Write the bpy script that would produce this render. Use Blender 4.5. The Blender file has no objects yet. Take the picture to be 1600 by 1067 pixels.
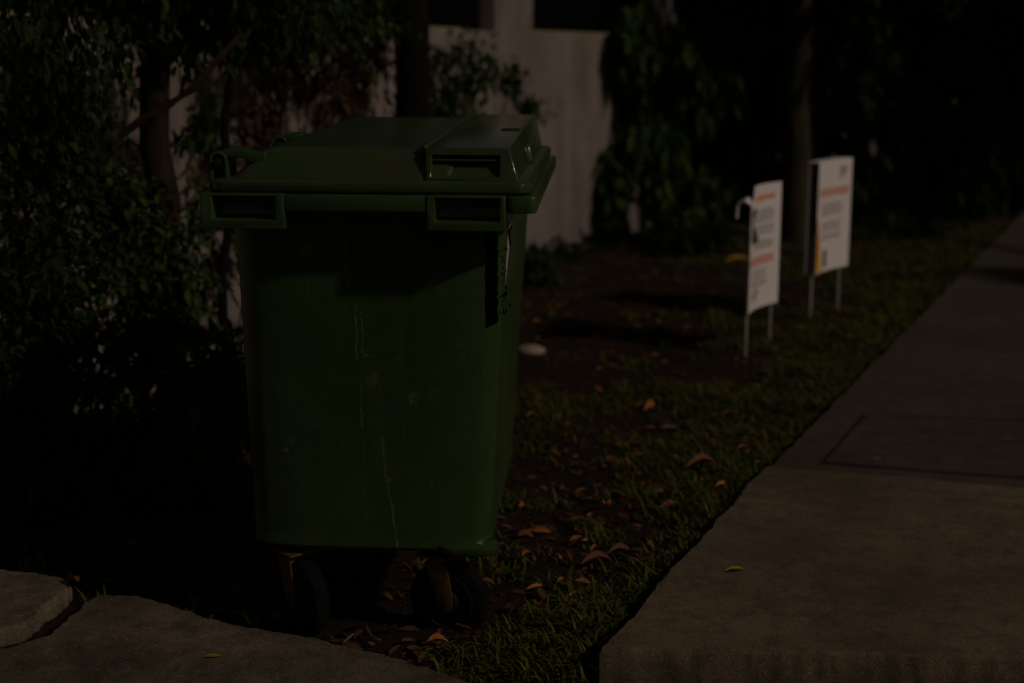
import bpy, bmesh, math, random
import numpy as np
from mathutils import Vector, Matrix, noise
R = math.radians
random.seed(7)
SC = bpy.context.scene
COL = SC.collection

# ------------------------------------------------------------------ camera
H, PITCH, FPX = 1.45, R(11.4), 50 / 36 * 1600
cam_d = bpy.data.cameras.new("camera")
cam = bpy.data.objects.new("camera", cam_d)
COL.objects.link(cam)
cam_d.sensor_width = 36
cam_d.lens = 50
cam_d.clip_start = 0.05
cam_d.clip_end = 600
cam.location = (0, 0, H)
cam.rotation_euler = (R(90) - PITCH, 0, 0)
cam_d.dof.use_dof = True
cam_d.dof.focus_distance = 3.42
cam_d.dof.aperture_fstop = 1.9
SC.camera = cam

# ------------------------------------------------------------------ light
AZ, EL = R(28), R(34)                 # azimuth in front of +X, elevation
TO_SUN = Vector((math.cos(EL) * math.cos(AZ), -math.cos(EL) * math.sin(AZ), math.sin(EL)))
world = bpy.data.worlds.new("World")
SC.world = world
world.use_nodes = True
wn = world.node_tree
bg = wn.nodes["Background"]
sky = wn.nodes.new("ShaderNodeTexSky")
sky.sky_type = 'NISHITA'
sky.sun_disc = False
sky.sun_elevation = EL
sky.sun_rotation = R(90) + AZ
glow = wn.nodes.new("ShaderNodeMix"); glow.data_type = 'RGBA'; glow.blend_type = 'MULTIPLY'
glow.inputs[0].default_value = 1.0; glow.inputs[7].default_value = (1.0, 0.74, 0.46, 1)   # warm city glow on the night sky
wn.links.new(sky.outputs[0], glow.inputs[6]); wn.links.new(glow.outputs[2], bg.inputs[0])
bg.inputs[1].default_value = 0.0115
sun_d = bpy.data.lights.new("street_light_sun", 'SUN')
sun_d.energy = 0.68
sun_d.angle = R(2.2)
sun_d.color = (1.0, 0.83, 0.68)
sun = bpy.data.objects.new("sun", sun_d)
COL.objects.link(sun)
sun.rotation_euler = TO_SUN.to_track_quat('Z', 'Y').to_euler()
sun.location = TO_SUN * 20
SC.view_settings.view_transform = 'Standard'
SC.view_settings.look = 'None'
SC.view_settings.exposure = 0
SC.view_settings.gamma = 1

# ------------------------------------------------------------------ helpers
def ray(px, py):
    u, v = (px - 800) / FPX, -(py - 533.5) / FPX
    c, s = math.cos(PITCH), math.sin(PITCH)
    return Vector((u, c + v * s, -s + v * c))

def P(px, py, z=0.0):
    d = ray(px, py)
    t = (z - H) / d.z
    return Vector((d.x * t, d.y * t, z))

def PY(px, py, Y):
    d = ray(px, py)
    t = Y / d.y
    return Vector((d.x * t, Y, H + d.z * t))

class MB:
    def __init__(s):
        s.v, s.f = [], []
    def add(s, verts, faces):
        n = len(s.v)
        s.v += [tuple(p) for p in verts]
        s.f += [tuple(i + n for i in f) for f in faces]
    def box(s, x0, x1, y0, y1, z0, z1):
        s.add([(x0, y0, z0), (x1, y0, z0), (x1, y1, z0), (x0, y1, z0), (x0, y0, z1), (x1, y0, z1), (x1, y1, z1), (x0, y1, z1)],
              [(0, 3, 2, 1), (4, 5, 6, 7), (0, 1, 5, 4), (1, 2, 6, 5), (2, 3, 7, 6), (3, 0, 4, 7)])
    def loft(s, loops, cap0=True, cap1=True):
        n = len(loops[0])
        vs = [p for l in loops for p in l]
        fs = []
        for k in range(len(loops) - 1):
            for i in range(n):
                j = (i + 1) % n
                fs.append((k * n + i, k * n + j, (k + 1) * n + j, (k + 1) * n + i))
        if cap0: fs.append(tuple(reversed(range(n))))
        if cap1: fs.append(tuple(range((len(loops) - 1) * n, len(loops) * n)))
        s.add(vs, fs)
    def tube(s, pts, radii, n=10, jit=0.0):
        pts = [Vector(p) for p in pts]
        loops = []
        for i, p in enumerate(pts):
            d = (pts[min(i + 1, len(pts) - 1)] - pts[max(i - 1, 0)]).normalized()
            a = Vector((1, 0, 0)) if abs(d.x) < 0.8 else Vector((0, 1, 0))
            u = d.cross(a).normalized(); w = d.cross(u).normalized()
            r = radii[i] if isinstance(radii, (list, tuple)) else radii
            loops.append([p + (u * math.cos(t) + w * math.sin(t)) * r * (1 + jit * random.uniform(-1, 1))
                          for t in [2 * math.pi * k / n for k in range(n)]])
        s.loft(loops)
    def build(s, name, m, parent=None, smooth=True, bevel=0, seg=3, angle=40):
        me = bpy.data.meshes.new(name)
        me.from_pydata(s.v, [], s.f)
        me.materials.append(m)
        bm = bmesh.new(); bm.from_mesh(me)
        bmesh.ops.recalc_face_normals(bm, faces=bm.faces)
        bm.to_mesh(me); bm.free()
        return link(name, me, parent, smooth, bevel, seg, angle)

def link(name, me, parent=None, smooth=True, bevel=0, seg=3, angle=40):
    o = bpy.data.objects.new(name, me)
    COL.objects.link(o)
    if parent: o.parent = parent
    if smooth:
        me.polygons.foreach_set("use_smooth", [True] * len(me.polygons))
        if bevel:
            b = o.modifiers.new("bevel", 'BEVEL'); b.width = bevel; b.segments = seg
            b.limit_method = 'ANGLE'; b.angle_limit = R(angle); b.harden_normals = False
        else:
            me.set_sharp_from_angle(angle=R(angle))
    me.update()
    return o

def tag(o, label, cat, group=None):
    o['label'] = label; o['category'] = cat
    if group: o['group'] = group
    return o

def empty(name, loc, rz=0):
    o = bpy.data.objects.new(name, None); COL.objects.link(o)
    o.location = loc; o.rotation_euler = (0, 0, rz); o.empty_display_size = 0.1
    return o

def struct(o):
    o['kind'] = 'structure'; return o

def copy_tree(o, parent=None):
    c = o.copy(); COL.objects.link(c)
    if parent: c.parent = parent
    for ch in list(o.children): copy_tree(ch, c)
    return c

def rr(x0, x1, y0, y1, r, z, n=6):
    out = []
    for cx, cy, a0 in ((x1 - r, y1 - r, 0), (x0 + r, y1 - r, 90), (x0 + r, y0 + r, 180), (x1 - r, y0 + r, 270)):
        for k in range(n + 1):
            a = R(a0 + 90 * k / n)
            out.append(Vector((cx + r * math.cos(a), cy + r * math.sin(a), z)))
    return out

# ------------------------------------------------------------------ materials
class NT:
    def __init__(s, name):
        s.m = bpy.data.materials.new(name); s.m.use_nodes = True
        s.t = s.m.node_tree; s.b = s.t.nodes["Principled BSDF"]
    def n(s, typ, **kw):
        nd = s.t.nodes.new(typ)
        for k, v in kw.items(): setattr(nd, k, v)
        return nd
    def l(s, a, b): s.t.links.new(a, b)
    def coords(s, kind="Object"):
        return s.n("ShaderNodeTexCoord").outputs[kind]
    def noise(s, vec, scale, detail=6, rough=0.6, sc3=None):
        if sc3:
            mp = s.n("ShaderNodeMapping"); mp.inputs["Scale"].default_value = sc3
            s.l(vec, mp.inputs["Vector"]); vec = mp.outputs[0]
        t = s.n("ShaderNodeTexNoise"); t.inputs["Scale"].default_value = scale
        t.inputs["Detail"].default_value = detail; t.inputs["Roughness"].default_value = rough
        s.l(vec, t.inputs["Vector"]); return t.outputs["Fac"]
    def ramp(s, fac, stops):
        r = s.n("ShaderNodeValToRGB"); e = r.color_ramp.elements
        while len(e) < len(stops): e.new(0.5)
        for i, (p, c) in enumerate(stops):
            e[i].position = p
            e[i].color = (*c, 1) if not isinstance(c, (int, float)) else (c, c, c, 1)
        s.l(fac, r.inputs[0]); return r.outputs[0]
    def mix(s, fac, a, b, mode='MIX'):
        m = s.n("ShaderNodeMix", data_type='RGBA', blend_type=mode)
        for sock, v in ((m.inputs[0], fac), (m.inputs[6], a), (m.inputs[7], b)):
            if isinstance(v, (int, float)): sock.default_value = v
            elif isinstance(v, tuple): sock.default_value = (*v, 1)
            else: s.l(v, sock)
        return m.outputs[2]
    def math(s, op, a, b=0.0, c=None):
        m = s.n("ShaderNodeMath", operation=op)
        for i, v in enumerate((a, b) if c is None else (a, b, c)):
            if isinstance(v, (int, float)): m.inputs[i].default_value = v
            else: s.l(v, m.inputs[i])
        return m.outputs[0]
    def bump(s, h, strength, dist, base=None):
        b = s.n("ShaderNodeBump"); b.inputs["Strength"].default_value = strength
        b.inputs["Distance"].default_value = dist; s.l(h, b.inputs["Height"])
        if base: s.l(base, b.inputs["Normal"])
        return b.outputs[0]
    def out(s, col=None, rough=None, normal=None, spec=None, metal=None):
        for k, v in (("Base Color", col), ("Roughness", rough), ("Normal", normal), ("Specular IOR Level", spec), ("Metallic", metal)):
            if v is None: continue
            sk = s.b.inputs[k]
            if isinstance(v, (int, float)): sk.default_value = v
            elif isinstance(v, tuple): sk.default_value = (*v, 1)
            else: s.l(v, sk)
        return s.m

def simple(name, c, rough=0.6, metal=0.0, var=0.25, scale=30, bump=0.2):
    t = NT(name); co = t.coords()
    f = t.noise(co, scale, 5)
    a = tuple(x * (1 - var) for x in c); b = tuple(min(1, x * (1 + var)) for x in c)
    return t.out(t.ramp(f, [(0.3, a), (0.7, b)]), rough, t.bump(f, bump, 0.004), metal=metal)

def concrete(name, c1, c2, c3, warm=(0.10, 0.07, 0.035), lines=False):
    t = NT(name); co = t.coords()
    big = t.noise(co, 1.7, 7, 0.65); mid = t.noise(co, 14, 8, 0.75); fine = t.noise(co, 170, 4, 0.7)
    col = t.ramp(big, [(0.33, c1), (0.52, c2), (0.7, c3)])
    col = t.mix(t.ramp(mid, [(0.36, 0.6), (0.55, 0.0)]), col, tuple(x * 0.5 for x in c1))
    col = t.mix(t.ramp(fine, [(0.35, 0.6), (0.5, 0.0)]), col, tuple(x * 0.35 for x in c1))
    col = t.mix(t.ramp(fine, [(0.62, 0.0), (0.75, 0.6)]), col, tuple(min(1, x * 1.7) for x in c3))
    sp = t.noise(co, 75, 3, 0.9)
    col = t.mix(t.ramp(sp, [(0.60, 0.0), (0.70, 0.55)]), col, tuple(min(1, x * 1.6) for x in c3))
    col = t.mix(t.ramp(sp, [(0.30, 0.7), (0.38, 0.0)]), col, tuple(x * 0.3 for x in c1))
    st = t.noise(co, 4.2, 6, 0.7)
    col = t.mix(t.ramp(st, [(0.58, 0.0), (0.75, 0.45)]), col, warm)
    h = t.math('ADD', t.math('MULTIPLY', mid, 1.0), t.math('MULTIPLY', fine, 0.45))
    if lines:
        w = t.n("ShaderNodeTexWave"); w.inputs["Scale"].default_value = 9; w.inputs["Distortion"].default_value = 0.4
        w.wave_profile = 'SAW'
        mp = t.n("ShaderNodeMapping"); mp.inputs["Rotation"].default_value = (0, 0, R(-65)); t.l(co, mp.inputs[0]); t.l(mp.outputs[0], w.inputs[0])
        ln = t.ramp(w.outputs[1], [(0.0, 0.5), (0.08, 0.0)])
        col = t.mix(ln, col, tuple(x * 0.4 for x in c1))
    return t.out(col, 0.88, t.bump(h, 0.9, 0.006), spec=0.25)

M = {}
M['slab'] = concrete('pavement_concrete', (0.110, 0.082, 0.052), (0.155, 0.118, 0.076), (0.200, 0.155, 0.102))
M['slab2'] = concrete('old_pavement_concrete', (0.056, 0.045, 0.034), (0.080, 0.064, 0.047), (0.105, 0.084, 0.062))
M['cover'] = concrete('cover_concrete', (0.055, 0.044, 0.032), (0.078, 0.062, 0.045), (0.100, 0.080, 0.058), lines=True)
M['joint'] = concrete('dirty_joint', (0.012, 0.010, 0.007), (0.024, 0.020, 0.014), (0.050, 0.040, 0.029))
M['apron'] = concrete('rough_apron', (0.045, 0.036, 0.027), (0.145, 0.115, 0.080), (0.260, 0.205, 0.145), (0.06, 0.055, 0.02))

t = NT('soil'); co = t.coords()
b1 = t.noise(co, 2.2, 6); b2 = t.noise(co, 28, 8, 0.75); b3 = t.noise(co, 140, 4)
c = t.ramp(b1, [(0.3, (0.020, 0.012, 0.008)), (0.5, (0.036, 0.020, 0.012)), (0.7, (0.050, 0.028, 0.016))])
c = t.mix(t.ramp(b2, [(0.35, 0.85), (0.6, 0.0)]), c, (0.010, 0.007, 0.005))
c = t.mix(t.ramp(b3, [(0.62, 0.0), (0.72, 0.8)]), c, (0.075, 0.045, 0.025))
M['soil'] = t.out(c, 0.95, t.bump(t.math('ADD', b2, t.math('MULTIPLY', b3, 0.4)), 1.0, 0.02), spec=0.15)
M['asphalt'] = simple('asphalt', (0.04, 0.038, 0.035), 0.9, var=0.5, scale=120, bump=0.6)

def leafmat(name, cols, rough=0.45, spec=0.4, trans=0.25):
    t = NT(name)
    g = t.n("ShaderNodeNewGeometry").outputs["Random Per Island"]
    k = len(cols) - 1
    c = t.ramp(g, [(i / k, cc) for i, cc in enumerate(cols)])
    t.out(c, rough, spec=spec)
    tr = t.n("ShaderNodeBsdfTranslucent"); t.l(c, tr.inputs[0])
    mx = t.n("ShaderNodeMixShader"); mx.inputs[0].default_value = trans
    t.l(t.b.outputs[0], mx.inputs[1]); t.l(tr.outputs[0], mx.inputs[2])
    t.l(mx.outputs[0], t.t.nodes["Material Output"].inputs[0])
    return t.m
M['grass'] = leafmat('grass_blades', [(0.034, 0.048, 0.006), (0.080, 0.105, 0.011), (0.048, 0.070, 0.008), (0.17, 0.16, 0.022), (0.060, 0.085, 0.009), (0.16, 0.10, 0.030), (0.10, 0.15, 0.020)], 0.55, 0.2, 0.4)
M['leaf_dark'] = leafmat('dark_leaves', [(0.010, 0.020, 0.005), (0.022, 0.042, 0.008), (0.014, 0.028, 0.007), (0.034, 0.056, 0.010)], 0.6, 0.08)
M['leaf_mid'] = leafmat('mid_leaves', [(0.018, 0.036, 0.007), (0.035, 0.070, 0.012), (0.055, 0.090, 0.014), (0.024, 0.046, 0.009)], 0.6, 0.1)
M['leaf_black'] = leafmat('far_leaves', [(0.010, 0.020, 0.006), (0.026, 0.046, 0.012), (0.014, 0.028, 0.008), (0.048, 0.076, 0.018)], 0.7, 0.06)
M['leaf_dry'] = leafmat('dry_leaves', [(0.040, 0.022, 0.012), (0.085, 0.045, 0.022), (0.03, 0.018, 0.010), (0.12, 0.065, 0.035)], 0.7, 0.2)
M['litter'] = leafmat('leaf_litter', [(0.035, 0.018, 0.010), (0.10, 0.042, 0.016), (0.025, 0.014, 0.009), (0.17, 0.080, 0.030), (0.055, 0.026, 0.012), (0.022, 0.012, 0.008), (0.13, 0.055, 0.02)], 0.7, 0.2, 0.1)
def fallen(name, a, b):
    t = NT(name); co = t.coords()
    r = t.n("ShaderNodeObjectInfo").outputs["Random"]
    base = t.ramp(r, [(0.0, a), (0.5, b), (1.0, tuple((x + y) / 2 * 0.7 for x, y in zip(a, b)))])
    f = t.noise(co, 60, 5, 0.7)
    c = t.mix(t.ramp(f, [(0.4, 0.0), (0.65, 0.7)]), base, tuple(x * 0.4 for x in a))
    return t.out(c, 0.6, t.bump(f, 0.4, 0.002), spec=0.3)
M['brown_leaf'] = fallen('brown_fallen_leaf', (0.16, 0.052, 0.018), (0.28, 0.11, 0.038))
M['tan_leaf'] = fallen('tan_fallen_leaf', (0.22, 0.13, 0.08), (0.32, 0.19, 0.11))
M['orange_leaf'] = fallen('orange_fallen_leaf', (0.38, 0.12, 0.03), (0.50, 0.19, 0.05))
M['yellow_leaf'] = fallen('yellow_fallen_leaf', (0.42, 0.24, 0.02), (0.55, 0.32, 0.03))
def bark(name, c):
    t = NT(name); co = t.coords()
    f = t.noise(co, 18, 8, 0.7, (1, 1, 0.18)); f2 = t.noise(co, 3, 4)
    col = t.ramp(f, [(0.3, tuple(x * 0.4 for x in c)), (0.7, tuple(x * 1.4 for x in c))])
    col = t.mix(t.ramp(f2, [(0.45, 0.0), (0.7, 0.5)]), col, (c[1] * 0.6, c[1] * 0.8, c[2] * 0.6))
    return t.out(col, 0.9, t.bump(f, 1.0, 0.02), spec=0.15)
M['bark_red'] = bark('reddish_bark', (0.036, 0.021, 0.013))
M['bark_dark'] = bark('dark_bark', (0.008, 0.006, 0.005))
M['bark_grey'] = bark('grey_bark', (0.050, 0.038, 0.028))
M['twig'] = bark('twig_bark', (0.20, 0.13, 0.075))

# painted stucco of the boundary wall
t = NT('stucco'); co = t.coords()
st = t.noise(co, 3.0, 8, 0.7, (1.6, 1.6, 0.16)); bl = t.noise(co, 1.1, 6); fi = t.noise(co, 90, 5, 0.7)
c = t.ramp(bl, [(0.3, (0.170, 0.145, 0.135)), (0.55, (0.235, 0.202, 0.190)), (0.75, (0.275, 0.235, 0.220))])
c = t.mix(t.ramp(st, [(0.36, 0.55), (0.50, 0.0)]), c, (0.110, 0.092, 0.072))
c = t.mix(t.ramp(t.noise(co, 5, 8, 0.8), [(0.52, 0.0), (0.66, 0.75)]), c, (0.12, 0.10, 0.082))
c = t.mix(t.ramp(t.noise(co, 2.3, 6, 0.7), [(0.50, 0.0), (0.66, 0.6)]), c, (0.14, 0.125, 0.10))
M['stucco'] = t.out(c, 0.9, t.bump(fi, 0.6, 0.006), spec=0.2)
M['fence_black'] = simple('black_fence', (0.003, 0.003, 0.003), 0.9)
M['fence_black'].node_tree.nodes['Principled BSDF'].inputs['Specular IOR Level'].default_value = 0.02
M['rubber'] = simple('rubber', (0.005, 0.0045, 0.004), 0.85, var=0.4)
M['rubber'].node_tree.nodes['Principled BSDF'].inputs['Specular IOR Level'].default_value = 0.12
M['hub'] = simple('wheel_hub', (0.008, 0.0075, 0.007), 0.75)
M['yellow_zinc'] = simple('yellow_plated_steel', (0.09, 0.05, 0.010), 0.55, 0.2, 0.5, 40)
M['black_steel'] = simple('dark_steel', (0.02, 0.02, 0.02), 0.5, 0.3)
M['stake'] = simple('galvanised_stake', (0.34, 0.33, 0.32), 0.5, 0.0)
M['board'] = simple('corrugated_plastic', (0.78, 0.73, 0.76), 0.5, var=0.04, scale=12, bump=0.05)
M['board_back'] = simple('shaded_board_back', (0.34, 0.32, 0.33), 0.55, var=0.1)  # white board's back panel, its shade painted in as grey
M['ink_grey'] = simple('grey_ink', (0.32, 0.29, 0.27), 0.55, var=0.1)
M['ink_dark'] = simple('dark_ink', (0.06, 0.055, 0.05), 0.55, var=0.1)
M['ink_orange'] = simple('orange_ink', (0.72, 0.24, 0.10), 0.5, var=0.1)
M['ink_amber'] = simple('amber_ink', (0.75, 0.30, 0.04), 0.5, var=0.1)
M['ink_yellow'] = simple('yellow_ink', (0.75, 0.42, 0.03), 0.5, var=0.1)
M['ink_sage'] = simple('sage_ink', (0.33, 0.38, 0.29), 0.55, var=0.1)
M['stone'] = simple('pale_stone', (0.28, 0.22, 0.16), 0.85, var=0.35, scale=25)
t = NT('glow_window'); t.b.inputs["Emission Color"].default_value = (1, 0.72, 0.36, 1); t.b.inputs["Emission Strength"].default_value = 0.22
M['window_lit'] = t.out((0.3, 0.25, 0.2), 0.4)

# green bin plastic with its scuffs (marks in object space of the bin)
GA, GB = (0.024, 0.050, 0.014), (0.038, 0.076, 0.022)
def plastic(name, marks=False, dirt=0.0, k=1.0, gloss=0.12):
    t = NT(name); co = t.coords()
    bl = t.noise(co, 2.5, 7, 0.7); fi = t.noise(co, 60, 6, 0.7); vs = t.noise(co, 14, 7, 0.7, (1, 1, 0.09))
    c = t.ramp(bl, [(0.3, tuple(x * k for x in GA)), (0.7, tuple(x * k for x in GB))])
    c = t.mix(t.ramp(fi, [(0.55, 0.0), (0.8, 0.25)]), c, (0.05, 0.07, 0.04))
    c = t.mix(t.ramp(vs, [(0.54, 0.0), (0.74, 0.42)]), c, (0.070, 0.080, 0.050))
    wr = t.noise(co, 11, 10, 0.85)
    c = t.mix(t.ramp(wr, [(0.57, 0.0), (0.70, 0.6)]), c, (0.090, 0.098, 0.070))
    if dirt:
        d = t.noise(co, 9, 8, 0.75)
        c = t.mix(t.math('MULTIPLY', t.ramp(d, [(0.38, 0.0), (0.66, 1.0)]), dirt), c, (0.050, 0.038, 0.028))
    rough = t.math('MULTIPLY_ADD', bl, 0.22, gloss)
    if marks:
        sep = t.n("ShaderNodeSeparateXYZ"); t.l(co, sep.inputs[0]); X, Y, Z = sep.outputs
        wob = t.math('MULTIPLY', t.math('SUBTRACT', t.noise(co, 22, 3, 0.5, (0.01, 0.01, 1)), 0.5), 0.02)
        brk = t.ramp(t.noise(co, 70, 5, 0.8), [(0.40, 0.0), (0.56, 1.0)])
        rag = t.noise(co, 45, 5, 0.75)
        tot = None
        def px(x, y): return ((x - 585) / 650, 1.06 - (y - 360) * 0.00166)
        def acc(m):
            nonlocal tot
            tot = m if tot is None else t.math('MAXIMUM', tot, m)
        for (xa, ya, xb, yb, w, s) in ((553, 478, 553, 562, 0.0022, 1.0), (562, 488, 563, 560, 0.0020, 0.8), (558, 596, 558, 668, 0.0020, 0.9),
                                       (590, 680, 596, 748, 0.003, 0.7), (597, 745, 613, 862, 0.0028, 0.9), (538, 380, 541, 452, 0.005, 0.35),
                                       (477, 400, 478, 470, 0.0016, 0.3), (560, 680, 561, 810, 0.0014, 0.25), (585, 590, 586, 640, 0.0012, 0.3)):
            (x0, z0), (x1, z1) = px(xa, ya), px(xb, yb)
            sl = (x1 - x0) / (z1 - z0)
            cx = t.math('MULTIPLY_ADD', t.math('SUBTRACT', Z, z0), sl, x0)
            dx = t.math('ABSOLUTE', t.math('SUBTRACT', t.math('ADD', X, wob), cx))
            m = t.math('LESS_THAN', dx, w)
            m = t.math('MULTIPLY', m, t.math('LESS_THAN', Z, z0)); m = t.math('MULTIPLY', m, t.math('GREATER_THAN', Z, z1))
            acc(t.math('MULTIPLY', t.math('MULTIPLY', m, brk), s))
        for (bx, by, r, s) in ((571, 553, 0.009, 1.0), (575, 591, 0.013, 0.6), (641, 620, 0.014, 0.6), (477, 402, 0.013, 0.5), (455, 385, 0.008, 0.25), (433, 703, 0.006, 0.9), (443, 689, 0.009, 0.5), (668, 750, 0.004, 0.8), (617, 557, 0.004, 0.7), (600, 745, 0.011, 0.5), (545, 372, 0.012, 0.25), (722, 553, 0.004, 0.6), (690, 460, 0.012, 0.2)):
            x0, z0 = px(bx, by)
            dx = t.math('SUBTRACT', X, x0); dz = t.math('SUBTRACT', Z, z0)
            d = t.math('SQRT', t.math('ADD', t.math('MULTIPLY', dx, dx), t.math('MULTIPLY', dz, dz)))
            d = t.math('ADD', d, t.math('MULTIPLY', t.math('SUBTRACT', rag, 0.5), r * 6.0))
            acc(t.math('MULTIPLY', t.math('MULTIPLY', t.math('LESS_THAN', d, r), brk), s))
        front = t.math('LESS_THAN', Y, 0.16)
        tot = t.math('MULTIPLY', tot, front)
        c = t.mix(t.math('MULTIPLY', tot, 0.75), c, (0.16, 0.15, 0.11))
    return t.out(c, rough, t.bump(t.math('ADD', fi, t.math('MULTIPLY', bl, 0.5)), 0.12, 0.004), spec=0.45)
M['plastic'] = plastic('green_plastic')
M['plastic_body'] = plastic('green_plastic_scuffed', True)
M['plastic_lid'] = plastic('green_plastic_dirty', False, 0.8)
M['plastic_gloss'] = plastic('green_plastic_polished', False, 0.4, gloss=0.03)
M['recess_shade'] = simple('painted_recess', (0.006, 0.010, 0.005), 0.6)  # shade inside the lid slot, put in as dark colour
M['black_strip'] = simple('strip_shadow', (0.0012, 0.0014, 0.001), 0.95, var=0.5)  # shadow on the bin front, painted as near-black
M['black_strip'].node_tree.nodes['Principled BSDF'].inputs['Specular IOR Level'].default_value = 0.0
M['paper'] = simple('torn_paper', (0.42, 0.32, 0.28), 0.7, var=0.3, scale=40)

# ------------------------------------------------------------------ ground
SLOPE = 0.459
WDIR = Vector((SLOPE, 1, 0)).normalized()
WNRM = Vector((WDIR.y, -WDIR.x, 0))
def fb(x, y, s, o=0.0): return noise.fractal(Vector((x * s + o, y * s - o, o * 0.7)), 1.0, 2.0, 4)
EDGE0 = P(1195, 725, 0.10)
def side_dist(x, y):         # >0 on the pavement side
    return (x - EDGE0.x) * WNRM.x + (y - EDGE0.y) * WNRM.y
def spaced(a, b, st, far):
    v = list(np.arange(a, b, st)); s = st
    lo, hi = [], []
    x = a
    while x > -far: s *= 1.35; x -= s; lo.append(x)
    s = st; x = v[-1]
    while x < far: s *= 1.35; x += s; hi.append(x)
    return lo[::-1] + v + hi
def ground_h(x, y):
    if y > 14 or abs(x) > 8: return 0.0
    d = side_dist(x, y)
    rise = 0.066 * max(0.0, min(1.0, 1 + d / 0.75)) ** 1.5 * max(0.0, min(1.0, (y - 2.95) / 0.4)) * (1 if d < 0.02 else 0)
    k = 1.0 if d < -0.02 else max(0.0, 1 - (d + 0.02) / 0.1)
    h = 0.028 * fb(x, y, 2.3) + 0.012 * fb(x, y, 9, 3.1) + 0.005 * fb(x, y, 34, 7.7)
    ch = 1.0 - 0.75 * math.exp(-((x + 0.35) ** 2 / 0.5 + (y - 3.9) ** 2 / 1.1))
    return h * k * ch - 0.012 - (0.03 * (1 - k)) + rise
xs = spaced(-2.9, 3.3, 0.035, 200); ys = spaced(2.6, 9.5, 0.04, 250)
V = [(x, y, ground_h(x, y)) for y in ys for x in xs]
nx = len(xs)
F = [(j * nx + i, j * nx + i + 1, (j + 1) * nx + i + 1, (j + 1) * nx + i) for j in range(len(ys) - 1) for i in range(nx - 1)]
me = bpy.data.meshes.new("ground"); me.from_pydata(V, [], F); me.materials.append(M['soil'])
struct(link("ground", me, angle=180))

def PG(px, py):
    z = 0.0
    for _ in range(6):
        p = P(px, py, z); z = ground_h(p.x, p.y)
    return P(px, py, z)

def slab(name, outline, ztop, thick, m, jit=0.004, step=0.02, cham=0.006, seedo=0.0, wav=0.0, pit=0.0, far_step=None):
    pts = []
    n = len(outline)
    for i in range(n):
        a, b = Vector(outline[i]).xy, Vector(outline[(i + 1) % n]).xy
        L = (b - a).length
        near = min(a.length, b.length)
        st = step if near < 5.5 else step * 3
        k = max(1, int(L / st)); k = min(k, 400)
        for q in range(k): pts.append(a.lerp(b, q / k))
    def off(d):
        res = []
        for i, p in enumerate(pts):
            tg = (pts[(i + 1) % len(pts)] - pts[i - 1])
            if tg.length < 1e-9: tg = Vector((1, 0))
            tg.normalize()
            nn = Vector((tg.y, -tg.x))
            jj = jit * fb(p.x, p.y, 30, seedo) + wav * fb(p.x, p.y, 4, seedo + 2)
            res.append(p + nn * (d + jj))
        return res
    area = sum(pts[i - 1].x * pts[i].y - pts[i].x * pts[i - 1].y for i in range(len(pts)))
    sg = 1 if area > 0 else -1
    def lp(d, z, zj=0.0): return [Vector((p.x, p.y, z + zj * fb(p.x, p.y, 26, 5.0))) for p in off(d * sg)]
    mb = MB()
    mb.loft([lp(0, ztop - thick), lp(0, ztop - thick * 0.55, pit), lp(0.001, ztop - cham * 1.5, pit * 0.6), lp(-cham, ztop)], True, True)
    o = mb.build(name, m, angle=50)
    for p in o.data.polygons:
        if len(p.vertices) > 8: p.use_smooth = False
    return o

ED = lambda s, off=0.0, z=0: EDGE0 + WDIR * s + WNRM * off
nearL = P(940, 1010, 0.10); s_near = (nearL - EDGE0).dot(WDIR)
# near raised pavement slab (its left edge follows the photograph's slightly steeper line)
fr = P(1600, 1026, 0.10); jr = P(1600, 760, 0.10); jd = (jr - EDGE0).normalized(); fd = (fr - nearL).normalized()
near_slab = slab("pavement", [EDGE0, EDGE0 + jd * 2.6, nearL + fd * 2.9, nearL], 0.10, 0.13, M['slab'], 0.005, 0.014, 0.008, 1.0, 0.010, 0.016)
struct(near_slab)
# far pavement
e1 = P(1216, 716, 0.083)
far0 = e1 + Vector((0.0, 0.005, 0))
j1 = Vector(EDGE0) + jd * 0.0 + Vector((0.0, 0.014, 0))
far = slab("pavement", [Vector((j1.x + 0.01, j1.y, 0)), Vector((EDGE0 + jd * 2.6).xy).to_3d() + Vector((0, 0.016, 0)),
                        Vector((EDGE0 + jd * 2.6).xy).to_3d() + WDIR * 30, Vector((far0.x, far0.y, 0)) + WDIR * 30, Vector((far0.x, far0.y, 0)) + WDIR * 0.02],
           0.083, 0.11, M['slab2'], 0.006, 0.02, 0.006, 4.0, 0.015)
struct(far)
# access cover let into the pavement
ZC = 0.0865
c1, c2, c3, c4 = P(1352, 650, ZC), P(1288, 721, ZC), P(1640, 748, ZC), P(1700, 662, ZC)
cv = slab("access_cover", [c1, c4, c3, c2], 0.089, 0.02, M['cover'], 0.0015, 0.02, 0.003, 2.0)
fm = slab("seal", [P(1348, 647, ZC), P(1710, 659, ZC), P(1650, 751, ZC), P(1282, 723, ZC)], 0.0860, 0.02, M['joint'], 0.003, 0.02, 0.001, 5.0); fm.parent = cv
tag(cv, 'dark scored concrete access cover let into the pavement', 'access cover')
# shallow joint strip left of the cover: a darker mortar joint
a, b = P(1285, 673, ZC), P(1330, 681, ZC)
# road beyond the near slab, out of frame
struct(slab("road", [Vector((6.5, -6, 0)), Vector((20, -6, 0)), Vector((40, 60, 0)), Vector((29, 60, 0))], 0.012, 0.05, M['asphalt'], 0, 2.0, 0.004))

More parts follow.
